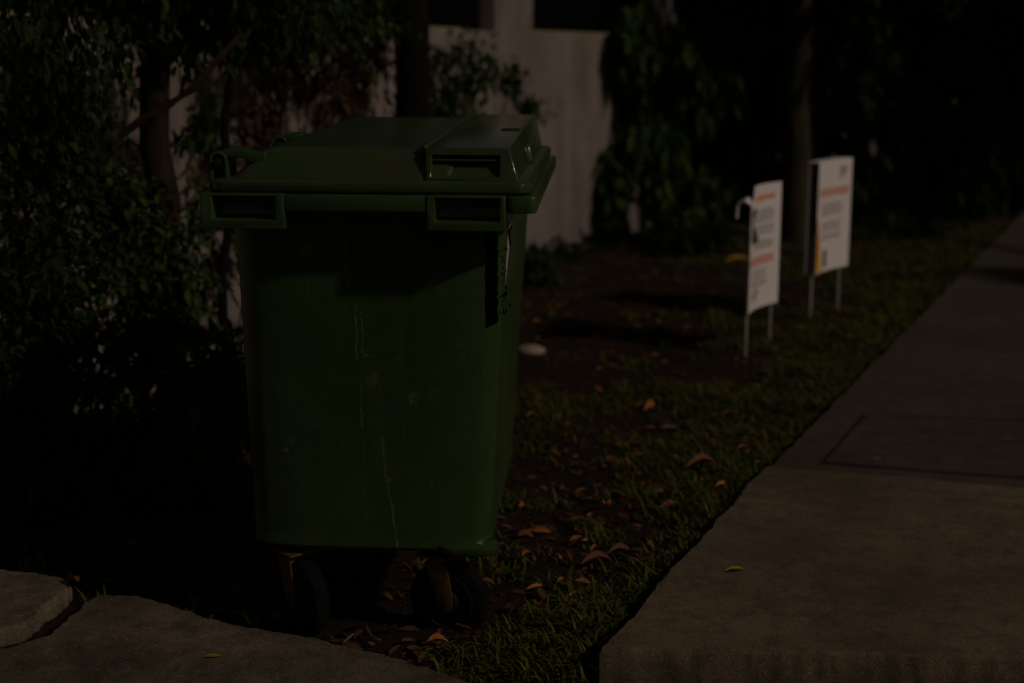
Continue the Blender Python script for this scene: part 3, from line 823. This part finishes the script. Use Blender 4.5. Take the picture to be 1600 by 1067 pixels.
def plant(name, base, blobs, label, cat, mat, seed, per=1500, L=(0.05, 0.09), wr=0.45, droop=0.5, stems=4, bark_='bark_dark', group=None, sr=0.012):
    rn = random.Random(seed)
    e_ = empty(name, base); tag(e_, label, cat, group)
    base = Vector(base)
    bl = [((Vector(c) - base), r) for c, r in blobs]
    leafmesh("foliage", clump_leaves(rn, [(c, r) for c, r in bl], per, L, wr, droop) if base.z else clump_leaves(rn, bl, per, L, wr, droop), mat, e_)
    for i in range(stems):
        c, r = bl[i % len(bl)]
        tgt = c + Vector((rn.uniform(-.5, .5) * r[0], rn.uniform(-.5, .5) * r[1], rn.uniform(0, .6) * r[2]))
        b0 = Vector((rn.uniform(-.06, .06), rn.uniform(-.06, .06), -0.05))
        pts = [b0.lerp(tgt, k / 5) + Vector((rn.uniform(-.04, .04), rn.uniform(-.04, .04), 0)) * (k > 0) for k in range(6)]
        q = MB(); q.tube(pts, [sr * (1 - 0.13 * k) for k in range(6)], 7, 0.1); q.build("stem", M[bark_], e_)
    return e_

def tree(base, top, r0, r1, blobs, label, mat, seed, bark_, per=900, L=(0.07, 0.12), wr=0.4, droop=0.8, limbs=(), wob=0.03, cat='tree'):
    rn = random.Random(seed)
    base = Vector(base); e_ = empty("tree", base); tag(e_, label, cat)
    top = Vector(top) - base
    pts = [Vector((0, 0, -0.1))] + [Vector((0, 0, 0)).lerp(top, k / 10) + Vector((rn.uniform(-wob, wob), rn.uniform(-wob, wob), 0)) * (0 < k) for k in range(11)]
    q = MB(); q.tube(pts, [r0 * 1.35] + [r0 + (r1 - r0) * k / 10 for k in range(11)], 14, 0.06); tr = q.build("trunk", M[bark_], e_, angle=80)
    bl = [(Vector(c) - base, r) for c, r in blobs]
    for (c, r) in bl[:6]:
        st = top * rn.uniform(0.6, 0.95)
        pp = [st.lerp(c, k / 5) + Vector((0, 0, 0.12 * math.sin(math.pi * k / 5))) + rvec(rn) * 0.03 for k in range(6)]
        q = MB(); q.tube(pp, [r1 * 0.6 * (1 - 0.15 * k) for k in range(6)], 8, 0.05); q.build("limb", M[bark_], e_, angle=80)
    for pp, rr_ in limbs:
        q = MB(); q.tube([Vector(p) - base for p in pp], rr_, 9, 0.08); q.build("limb", M[bark_], e_, angle=80)
    leafmesh("crown", clump_leaves(rn, bl, per, L, wr, droop), mat, e_)
    return e_

def A(px, py, Y): return tuple(PY(px, py, Y))
def G(px, Y): p = PY(px, 500, Y); return (p.x, Y, 0)

# left trees
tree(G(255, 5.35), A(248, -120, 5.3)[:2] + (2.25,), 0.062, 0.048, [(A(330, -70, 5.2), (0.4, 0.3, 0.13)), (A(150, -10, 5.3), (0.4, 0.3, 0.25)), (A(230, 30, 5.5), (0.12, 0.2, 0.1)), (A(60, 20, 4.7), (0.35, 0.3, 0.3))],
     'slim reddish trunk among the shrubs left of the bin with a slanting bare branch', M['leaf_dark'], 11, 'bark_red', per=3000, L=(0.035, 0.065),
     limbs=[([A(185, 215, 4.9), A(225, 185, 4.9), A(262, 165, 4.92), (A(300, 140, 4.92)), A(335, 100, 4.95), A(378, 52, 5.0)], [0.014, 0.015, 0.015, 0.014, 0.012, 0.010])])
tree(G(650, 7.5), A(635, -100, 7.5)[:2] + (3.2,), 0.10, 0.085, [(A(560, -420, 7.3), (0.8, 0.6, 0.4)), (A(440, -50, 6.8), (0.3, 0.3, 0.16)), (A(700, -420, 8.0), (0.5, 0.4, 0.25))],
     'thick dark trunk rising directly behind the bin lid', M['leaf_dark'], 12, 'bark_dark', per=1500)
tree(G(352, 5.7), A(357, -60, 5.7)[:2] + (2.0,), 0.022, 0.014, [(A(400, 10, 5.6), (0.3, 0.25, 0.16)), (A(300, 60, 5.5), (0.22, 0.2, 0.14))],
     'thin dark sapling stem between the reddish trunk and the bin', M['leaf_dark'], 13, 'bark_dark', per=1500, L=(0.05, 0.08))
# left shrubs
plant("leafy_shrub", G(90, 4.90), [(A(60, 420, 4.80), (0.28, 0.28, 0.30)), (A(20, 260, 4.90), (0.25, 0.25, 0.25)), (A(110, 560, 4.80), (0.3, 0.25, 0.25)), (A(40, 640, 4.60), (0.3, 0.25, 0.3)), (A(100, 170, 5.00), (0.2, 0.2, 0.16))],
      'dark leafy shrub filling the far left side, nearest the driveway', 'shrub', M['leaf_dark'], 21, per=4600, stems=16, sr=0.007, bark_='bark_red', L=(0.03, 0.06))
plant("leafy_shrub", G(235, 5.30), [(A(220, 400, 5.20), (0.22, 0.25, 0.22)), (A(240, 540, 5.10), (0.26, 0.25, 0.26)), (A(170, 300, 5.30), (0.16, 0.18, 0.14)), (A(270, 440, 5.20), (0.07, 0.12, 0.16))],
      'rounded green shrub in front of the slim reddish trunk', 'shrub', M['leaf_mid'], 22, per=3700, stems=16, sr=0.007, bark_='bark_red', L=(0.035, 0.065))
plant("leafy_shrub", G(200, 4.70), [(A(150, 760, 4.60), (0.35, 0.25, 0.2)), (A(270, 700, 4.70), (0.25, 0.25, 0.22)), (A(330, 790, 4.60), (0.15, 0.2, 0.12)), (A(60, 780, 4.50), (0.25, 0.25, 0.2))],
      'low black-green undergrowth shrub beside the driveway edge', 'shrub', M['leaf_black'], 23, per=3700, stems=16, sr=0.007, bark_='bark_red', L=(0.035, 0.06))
plant("climbing_bush", G(420, 6.4), [(A(315, 190, 6.0), (0.07, 0.15, 0.12)), (A(440, 30, 6.4), (0.30, 0.2, 0.10)), (A(560, 60, 7.0), (0.25, 0.2, 0.2)), (A(330, 330, 5.9), (0.10, 0.2, 0.10)), (A(500, 20, 6.6), (0.3, 0.2, 0.12))],
      'straggly bush with green leaves spread over the wall above the bin hinges', 'bush', M['leaf_mid'], 24, per=1300, L=(0.04, 0.07), stems=6, sr=0.010)
plant("dry_bush", G(520, 7.1), [(A(450, 130, 6.9), (0.30, 0.2, 0.22)), (A(560, 130, 7.4), (0.25, 0.15, 0.22)), (A(590, 60, 7.7), (0.14, 0.12, 0.25)), (A(480, 60, 7.1), (0.2, 0.12, 0.16)), (A(345, 420, 6.2), (0.09, 0.15, 0.2)), (A(380, 220, 6.5), (0.2, 0.15, 0.2))],
      'brown dried tangle of leaves and twigs against the wall left of the thick trunk', 'bush', M['leaf_dry'], 25, per=1100, L=(0.05, 0.10), wr=0.3, stems=34, bark_='bark_red', sr=0.006)
plant("hanging_vine", G(735, 8.6), [(A(715, 90, 8.5), (0.20, 0.2, 0.14)), (A(745, 130, 8.6), (0.15, 0.15, 0.16)), (A(700, 160, 8.5), (0.10, 0.15, 0.12)), (A(795, 130, 8.8), (0.07, 0.1, 0.09)), (A(825, 165, 8.8), (0.05, 0.08, 0.03))],
      'green leafy plant between the thick dark trunk and the wall pillar', 'plant', M['leaf_mid'], 26, per=1350, L=(0.04, 0.08), stems=5)
plant("ground_fern", G(345, 4.95), [(A(352, 590, 4.8), (0.08, 0.12, 0.12)), (A(330, 640, 4.7), (0.10, 0.12, 0.08))],
      'yellow-green narrow leaved plant close beside the left side of the bin', 'plant', M['grass'], 27, per=5500, L=(0.08, 0.14), wr=0.16, stems=2)
# right side vegetation
plant("broadleaf_shrub", G(1060, 11.3), [(A(1020, 230, 11.2), (0.24, 0.3, 0.22)), (A(1065, 120, 11.4), (0.40, 0.3, 0.34)), (A(958, 275, 11.0), (0.05, 0.1, 0.20)), (A(1080, 310, 11.2), (0.28, 0.3, 0.2)), (A(985, 60, 11.2), (0.13, 0.2, 0.28))],
      'broad leaved shrub with hanging leaves at the right end of the pale wall', 'shrub', M['leaf_mid'], 31, per=3200, L=(0.12, 0.20), wr=0.32, droop=1.2)
tree(G(1240, 11.4), A(1232, -60, 11.4)[:2] + (3.6,), 0.125, 0.10, [(A(1200, -160, 11.8), (0.9, 0.8, 0.5)), (A(1380, -100, 11.2), (0.9, 0.8, 0.5)), (A(1130, 60, 11.9), (0.35, 0.4, 0.45)), (A(1330, 80, 11.7), (0.35, 0.4, 0.45))],
     'grey trunked tree standing behind the two notice signs', M['leaf_black'], 32, 'bark_grey', per=1500, L=(0.10, 0.17))
for i, (px_, Y, lab) in enumerate(((1150, 13.0, 'dense dark bush behind the grey trunked tree, on its left'), (1330, 12.6, 'dense dark bush behind the folded notice sign'), (1470, 12.9, 'dense dark bush beside the far pavement'), (1600, 13.4, 'dense dark bush at the right end of the row'))):
    plant("dense_bush", G(px_, Y), [(A(px_, 300, Y), (0.55, 0.5, 0.4)), (A(px_ + 20, 180, Y), (0.6, 0.5, 0.5)), (A(px_ - 30, 60, Y), (0.6, 0.5, 0.5)), (A(px_, -40, Y), (0.6, 0.5, 0.4)), (A(px_ + 60, 350, Y), (0.4, 0.3, 0.22))],
          lab, 'bush', M['leaf_black'], 40 + i, per=2900, L=(0.12, 0.2), wr=0.3, droop=1.0, stems=3, group='dark bushes along the boundary')
# canopy tree added out of view on the right to shade the boundary bushes and far path
tree((7.6, 11.2, 0), (7.4, 11.4, 5.0), 0.2, 0.15, [((7.0, 11.2, 4.2), (1.3, 1.5, 1.2)), ((8.2, 10.6, 5.4), (1.6, 1.3, 1.2)), ((6.6, 12.6, 3.6), (1.3, 1.3, 1.1)), ((7.2, 11.6, 6.4), (1.5, 1.4, 1.0)), ((8.0, 12.6, 5.2), (1.6, 1.4, 1.2)), ((7.1, 7.0, 2.5), (0.4, 0.4, 0.35)), ((7.5, 6.6, 3.2), (0.35, 0.35, 0.3)), ((6.9, 7.6, 2.0), (0.4, 0.4, 0.3))],
     'tall out of view tree added as a shade caster right of the pavement', M['leaf_dark'], 50, 'bark_grey', per=2600, L=(0.16, 0.26), wr=0.5)

for i, (px_, py_, Y_, rx_, lab) in enumerate(((868, 405, 10.2, 0.16, 'low weeds at the foot of the pale wall, nearest the bin'), (935, 380, 10.9, 0.20, 'low weeds at the foot of the pale wall beside the hanging shrub'), (836, 425, 9.2, 0.07, 'small bright green weed just right of the bin'), (1080, 380, 10.6, 0.35, 'low dark ground plants under the hanging broad leaved shrub'), (1420, 372, 11.5, 0.45, 'low dark plants between the folded sign and the far path'))):
    plant("weed", G(px_, Y_), [(A(px_, py_, Y_), (rx_, 0.25, 0.09)), (A(px_ + 15, py_ + 8, Y_), (rx_ * 0.7, 0.2, 0.06))], lab, 'plant', M['leaf_mid'] if i == 2 else M['leaf_dark'], 60 + i, per=1800, L=(0.05, 0.11), wr=0.4, droop=0.0, stems=3, sr=0.005, group='weeds along the wall')

# distant house with lit window behind the bushes
hx, hy = PY(1560, 100, 22).x, 22
hs = empty("house", (hx, hy, 0)); tag(hs, 'distant house glimpsed through the bushes by its warm lit windows', 'house')
q = MB(); q.box(-4, 6, 0.03, 5, -0.1, 3.4); q.build("wall", M['stucco'], hs, smooth=False)
q = MB(); q.add([(-4.3, -0.3, 3.4), (6.3, -0.3, 3.4), (6.3, 5.3, 3.4), (-4.3, 5.3, 3.4), (-4.3, 2.5, 4.8), (6.3, 2.5, 4.8)], [(0, 1, 5, 4), (2, 3, 4, 5), (0, 4, 3), (1, 2, 5), (0, 3, 2, 1)]); q.build("roof", M['bark_red'], hs, smooth=False)
for wx in (-1.4, 0.1, 1.9):
    q = MB(); q.box(wx, wx + 0.9, -0.02, 0.02, 0.5, 1.9); wf = q.build("window", M['window_lit'], hs, smooth=False)
    q = MB(); q.box(wx + 0.43, wx + 0.47, -0.04, -0.022, 0.5, 1.9); q.box(wx - 0.04, wx, -0.04, 0.02, 0.46, 1.94); q.box(wx + 0.9, wx + 0.94, -0.04, 0.02, 0.46, 1.94); q.build("frame", M['fence_black'], wf, smooth=False)

# ------------------------------------------------------------------ grass
gr = random.Random(99)
pads = [(ap, None)]
def in_poly(x, y, poly):
    c = False; n = len(poly)
    for i in range(n):
        a, b = poly[i], poly[i - 1]
        if (a.y > y) != (b.y > y) and x < (b.x - a.x) * (y - a.y) / (b.y - a.y) + a.x: c = not c
    return c
ns_poly = [EDGE0, EDGE0 + jd * 2.6, nearL + fd * 2.9, nearL]
wh = [ORG + Matrix.Rotation(YAW, 3, 'Z') @ Vector(p) for p in ((-0.21, 0.15, 0), (0.17, 0.175, 0), (-0.225, 1.0, 0), (0.12, 1.0, 0))]
def density(x, y):
    if in_poly(x, y, ap) or in_poly(x, y, ap2) or in_poly(x, y, ns_poly): return 0
    sd = side_dist(x, y)
    if y > EDGE0.y - 0.02 and sd > 0.0: return 0
    if sd > 0.3: return 0
    g = 0.10 + 0.95 * fb(x, y, 2.1, 11.0) + 0.8 * fb(x, y, 7.0, 4.0)
    if y > 4.0: g += 0.65 * math.exp(-(min(0.0, sd) / 0.45) ** 2)
    else: g += 0.35 * math.exp(-(min(0.0, sd) / 0.16) ** 2)
    if 4.4 < y < 6.2: g += 0.45
    if y > 6.2 and x < 1.1: g -= 0.42
    if y > 6.0 and x > 1.1: g += 0.35
    if x < -0.4 and y < 5: g -= 0.35
    for w_ in wh:
        if (Vector((x, y, 0)) - Vector((w_.x, w_.y, 0))).length < 0.13: return 0
    # bare patch at lower middle
    g -= 0.8 * math.exp(-((x - P(880, 950).x) ** 2 + (y - P(880, 950).y) ** 2) / 0.02)
    g += 1.4 * math.exp(-((x - P(810, 1040).x) ** 2 / 0.03 + (y - P(810, 1040).y) ** 2 / 0.008))
    g += 1.0 * math.exp(-((x - P(920, 970).x) ** 2 / 0.008 + (y - P(920, 970).y) ** 2 / 0.02))
    if x < P(700, 980).x and y < 3.45: g -= 1.2
    return max(0, min(1, g))
def blades(target, x0, x1, y0, y1, L, w, keep=None):
    out = []
    tries = 0
    while len(out) < target and tries < target * 12:
        tries += 1
        # tufts
        cx, cy = gr.uniform(x0, x1), gr.uniform(y0, y1)
        if abs(cx) > 0.39 * cy + 0.25: continue
        if gr.random() > density(cx, cy) ** 1.4: continue
        for k in range(gr.randint(4, 9)):
            x, y = cx + gr.gauss(0, 0.022), cy + gr.gauss(0, 0.022)
            if in_poly(x, y, ap) or in_poly(x, y, ns_poly): continue
            out.append((x, y, gr.uniform(0, 2 * math.pi), gr.uniform(*L), gr.uniform(*w), gr.uniform(0.4, 1.7)))
    return out
BL = blades(4600, -1.9, 1.5, 2.95, 4.6, (0.02, 0.085), (0.004, 0.0095))
BL += blades(19000, -2.0, 2.6, 4.6, 6.6, (0.03, 0.065), (0.004, 0.007))
BL += blades(21000, -1.0, 4.4, 6.6, 12.0, (0.04, 0.08), (0.006, 0.010))
for k in range(520):   # broad bladed clumps in front
    cx, cy = (P(gr.uniform(735, 895), gr.uniform(1022, 1075), 0.0) if k % 3 else P(gr.uniform(880, 960), gr.uniform(940, 1010), 0.0)).xy
    if in_poly(cx, cy, ap) or in_poly(cx, cy, ns_poly): continue
    for q_ in range(3): BL.append((cx + gr.gauss(0, .01), cy + gr.gauss(0, .01), gr.uniform(0, 6.28), gr.uniform(0.025, 0.055), gr.uniform(0.005, 0.009), gr.uniform(0.4, 1.3)))
n = len(BL); V = np.zeros((n * 7, 3))
for i, (x, y, a, L, w, bend) in enumerate(BL):
    z = ground_h(x, y) - 0.002
    ca, sa = math.cos(a), math.sin(a); th = 0.25 + 0.5 * bend * 0.6; px_, pz_ = 0.0, 0.0
    for k in range(4):
        ww = w * (0.8, 1.0, 0.7, 0)[k] * 0.5
        cx, cy, cz = x + ca * px_, y + sa * px_, z + pz_
        if k < 3:
            V[i * 7 + 2 * k] = (cx - sa * ww, cy + ca * ww, cz); V[i * 7 + 2 * k + 1] = (cx + sa * ww, cy - ca * ww, cz)
        else: V[i * 7 + 6] = (cx, cy, cz)
        px_ += math.sin(th) * L / 3; pz_ += math.cos(th) * L / 3; th += bend * 0.55
me = bpy.data.meshes.new("grass")
me.vertices.add(n * 7); me.vertices.foreach_set("co", V.ravel())
idx = (np.arange(n)[:, None] * 7 + np.array([0, 1, 3, 2, 2, 3, 5, 4, 4, 5, 6])[None]).ravel()
me.loops.add(len(idx)); me.loops.foreach_set("vertex_index", idx)
ls = (np.arange(n)[:, None] * 11 + np.array([0, 4, 8])[None]).ravel(); lt = np.tile([4, 4, 3], n)
me.polygons.add(n * 3); me.polygons.foreach_set("loop_start", ls); me.polygons.foreach_set("loop_total", lt)
me.materials.append(M['grass']); me.update(calc_edges=True)
g_ = link("grass", me, smooth=False); g_['kind'] = 'stuff'; g_['label'] = 'patchy green grass growing between the bin and the pavement'; g_['category'] = 'grass'

# small litter: too many to count
items = []
for k in range(9500):
    y = 3.1 + 7.4 * gr.random() ** 1.3; x = gr.uniform(-0.37 * y, 0.36 * y)
    if side_dist(x, y) > -0.01 and y > 4: continue
    if in_poly(x, y, ap) or in_poly(x, y, ap2) or in_poly(x, y, ns_poly) or side_dist(x, y) > 0.02: continue
    if fb(x, y, 2.5, 21) < -0.25: continue
    L = gr.uniform(0.008, 0.030) if gr.random() < 0.7 else gr.uniform(0.03, 0.065)
    a = gr.uniform(0, 6.28)
    items.append((Vector((x, y, ground_h(x, y) + 0.004)), Vector((math.cos(a), math.sin(a), gr.uniform(0, 0.5))), Vector((gr.uniform(-.5, .5), gr.uniform(-.5, .5), 1)), L, L * gr.uniform(0.25, 0.6)))
lo = leafmesh("leaf_litter", items, M['litter']); lo['kind'] = 'stuff'; lo['label'] = 'fine brown leaf litter scattered over the bare soil'; lo['category'] = 'leaf litter'

# fallen leaves: individual, curled
def leaf_me(seed, curl, pinch=1.0):
    rn = random.Random(seed); q = MB(); n = 9; v = []; f = []
    for i in range(n + 1):
        t_ = i / n; hw = 0.24 * pinch * math.sin(math.pi * min(1, t_ * 0.94 + 0.03)) ** 0.8
        zc = 0.10 * math.sin(math.pi * t_) * curl + 0.05 * curl * (t_ - 0.5)
        for j in (-1, -0.5, 0, 0.5, 1):
            v.append((t_ - 0.5, hw * j * (1 - 0.25 * curl * abs(j)) + 0.04 * math.sin(3 * t_ + seed), zc + abs(j) ** 1.6 * hw * 0.75 * curl + rn.uniform(-.012, .012)))
    for i in range(n):
        for j in range(4): f.append((i * 5 + j, i * 5 + j + 1, (i + 1) * 5 + j + 1, (i + 1) * 5 + j))
    q.add(v, f); q.tube([(-0.5, 0.04 * math.sin(seed), 0), (-0.62, 0.05, 0.03), (-0.72, 0.07, 0.02)], 0.008, 5)
    me = bpy.data.meshes.new("fallen_leaf"); me.from_pydata(q.v, [], q.f)
    me.polygons.foreach_set("use_smooth", [True] * len(me.polygons)); return me
LM = {}
def get_leaf(kind, var):
    if (kind, var) not in LM:
        m_ = leaf_me(var * 3 + 1, (0.3, 0.75, 1.15)[var % 3], (1, 0.8, 1.2)[var % 3]); m_.materials.append(M[kind]); LM[(kind, var)] = m_
    return LM[(kind, var)]
def put_leaf(kind, var, x, y, z, size, rz, tilt, label, group=None):
    o = bpy.data.objects.new("fallen_leaf", get_leaf(kind, var)); COL.objects.link(o)
    o.location = (x, y, z); o.scale = (size,) * 3; o.rotation_euler = (tilt[0], tilt[1], rz)
    tag(o, label, 'leaf', group); return o
def leaf_px(kind, var, px_, py_, size, rz, tilt, label, z=None):
    p = P(px_, py_, z) if z is not None else PG(px_, py_)
    if z is None: p.z += 0.014
    return put_leaf(kind, var, p.x, p.y, p.z, size, rz, tilt, label)
leaf_px('yellow_leaf', 1, 1147, 891, 0.058, 0.1, (0, 0), 'yellow fallen leaf lying alone on the near pavement slab', 0.103)
leaf_px('yellow_leaf', 0, 331, 1025, 0.042, 0.15, (0, 0), 'small yellow leaf lying on the rough driveway', 0.037)
leaf_px('tan_leaf', 1, 114, 905, 0.07, 2.2, (0.4, 0.2), 'pale leaf standing at the gap between the driveway pieces', 0.05)
leaf_px('orange_leaf', 0, 1371, 717, 0.032, 0.4, (0, 0), 'tiny orange leaf on the left of the access cover', 0.092)
leaf_px('tan_leaf', 0, 1576, 687, 0.05, 0.2, (0, 0), 'small pale leaf on the right of the access cover', 0.092)
leaf_px('orange_leaf', 1, 842, 836, 0.085, -0.5, (0.5, 0), 'bright orange curled leaf on the soil right of the bin foot')
leaf_px('orange_leaf', 2, 817, 801, 0.060, 1.2, (0.3, 0.5), 'orange leaf standing on edge close to the right side of the bin')
leaf_px('brown_leaf', 0, 820, 840, 0.055, 0.9, (0.3, 0), 'small brown leaf tucked behind the bright orange curled leaf')
leaf_px('brown_leaf', 2, 934, 889, 0.095, 0.2, (0.1, 0.1), 'wide reddish brown leaf lying flat in the grass')
leaf_px('tan_leaf', 2, 969, 871, 0.07, 0.0, (0.2, 0), 'pale brown leaf just right of the wide reddish leaf')
leaf_px('orange_leaf', 1, 1127, 764, 0.07, 0.8, (0.4, 0.2), 'bright orange leaf close to the pavement edge')
leaf_px('brown_leaf', 1, 1043, 797, 0.085, 0.7, (0.4, 0), 'upright reddish leaf in the grass near the pavement edge')
leaf_px('brown_leaf', 2, 1097, 735, 0.11, 0.1, (0.1, 0), 'large dark brown leaf lying among the litter')
leaf_px('orange_leaf', 2, 1015, 642, 0.085, 1.0, (0.6, 0), 'orange leaf standing in the far band of grass')
leaf_px('tan_leaf', 0, 1046, 673, 0.07, 0.3, (0.2, 0), 'light brown leaf between the grass band and bare soil')
leaf_px('yellow_leaf', 1, 1151, 411, 0.20, 0.1, (0.2, 0), 'yellow leaf on the ground left of the torn sign')
leaf_px('orange_leaf', 2, 683, 1012, 0.055, 0.1, (0.2, 0), 'orange brown leaf at the end of the long twig in front of the bin')
leaf_px('brown_leaf', 1, 680, 884, 0.10, 0.5, (0.8, 0.1), 'large brown leaf lit under the bin behind its right caster')
leaf_px('orange_leaf', 1, 835, 925, 0.05, 0.4, (0.3, 0), 'small orange leaf in the grass beside the right caster')
leaf_px('tan_leaf', 1, 895, 938, 0.05, 0.7, (0.4, 0.1), 'little tan leaf in the grass above the bare patch')
cnt = 0
while cnt < 190:
    y = gr.uniform(3.3, 8.5) if cnt % 2 else gr.uniform(3.3, 5.2); x = gr.uniform(-0.1, 0.30 * y)
    if side_dist(x, y) > -0.04 or in_poly(x, y, ap) or in_poly(x, y, ns_poly): continue
    cnt += 1
    k = gr.choice(['brown_leaf', 'brown_leaf', 'brown_leaf', 'brown_leaf', 'orange_leaf', 'tan_leaf'])
    if k == 'tan_leaf' and gr.random() < 0.5: k = 'brown_leaf'
    put_leaf(k, gr.randint(0, 2), x, y, ground_h(x, y) + 0.012, gr.uniform(0.022, 0.06), gr.uniform(0, 6.28), (gr.uniform(-.6, .6), gr.uniform(-.5, .5)),
             '%s dry leaf %s' % ({'brown_leaf': 'small brown', 'orange_leaf': 'small orange', 'tan_leaf': 'small pale tan'}[k],
             'among the grass tufts beside the near pavement slab' if y < 4.4 else 'in the grass band between the bin and the access cover' if y < 5.7 else 'on the shaded soil and grass around the two signs'), 'dry leaves scattered beside the bin')

# twigs and stone
def twig(pts, r, label):
    base = Vector(pts[0]); q = MB(); q.tube([Vector(p) - base for p in pts], [r * (1 - 0.15 * i) for i in range(len(pts))], 6, 0.15)
    o = q.build("twig", M['twig'], None); o.location = base; tag(o, label, 'twig')
twig([P(640, 1022, 0.012), P(690, 1008, 0.018), P(745, 986, 0.022)], 0.0028, 'long thin twig on the soil in front of the right caster')
twig([P(950, 951, 0.03), P(958, 938, 0.035), P(969, 921, 0.045)], 0.004, 'short pale broken twig leaning near the slab corner')
twig([P(572, 978, 0.014), P(580, 992, 0.018), P(592, 1000, 0.014)], 0.0025, 'small curved orange twig between the casters')
twig([P(536, 1003, 0.02), P(552, 990, 0.02)], 0.003, 'short twig beside the driveway edge under the bin')
twig([P(1000, 806, 0.03), P(1035, 802, 0.03), P(1075, 786, 0.03)], 0.003, 'thin bent twig lying in the grass by the pavement')
st_c = P(828, 552, 0.0); q = MB(); loops = []
for k in range(9):
    a = math.pi * (k + 0.5) / 9
    loops.append([(0.075 * math.sin(a) * math.cos(t_) * (1 + 0.1 * noise.noise(Vector((math.cos(t_), math.sin(t_), a)))), 0.055 * math.sin(a) * math.sin(t_), 0.032 * math.cos(a) * -1) for t_ in [2 * math.pi * j / 16 for j in range(16)]])
q.loft(loops); o = q.build("stone", M['stone'], None, angle=80); o.location = (st_c.x, st_c.y, 0.012); tag(o, 'pale round stone on the bare soil just right of the bin', 'stone')
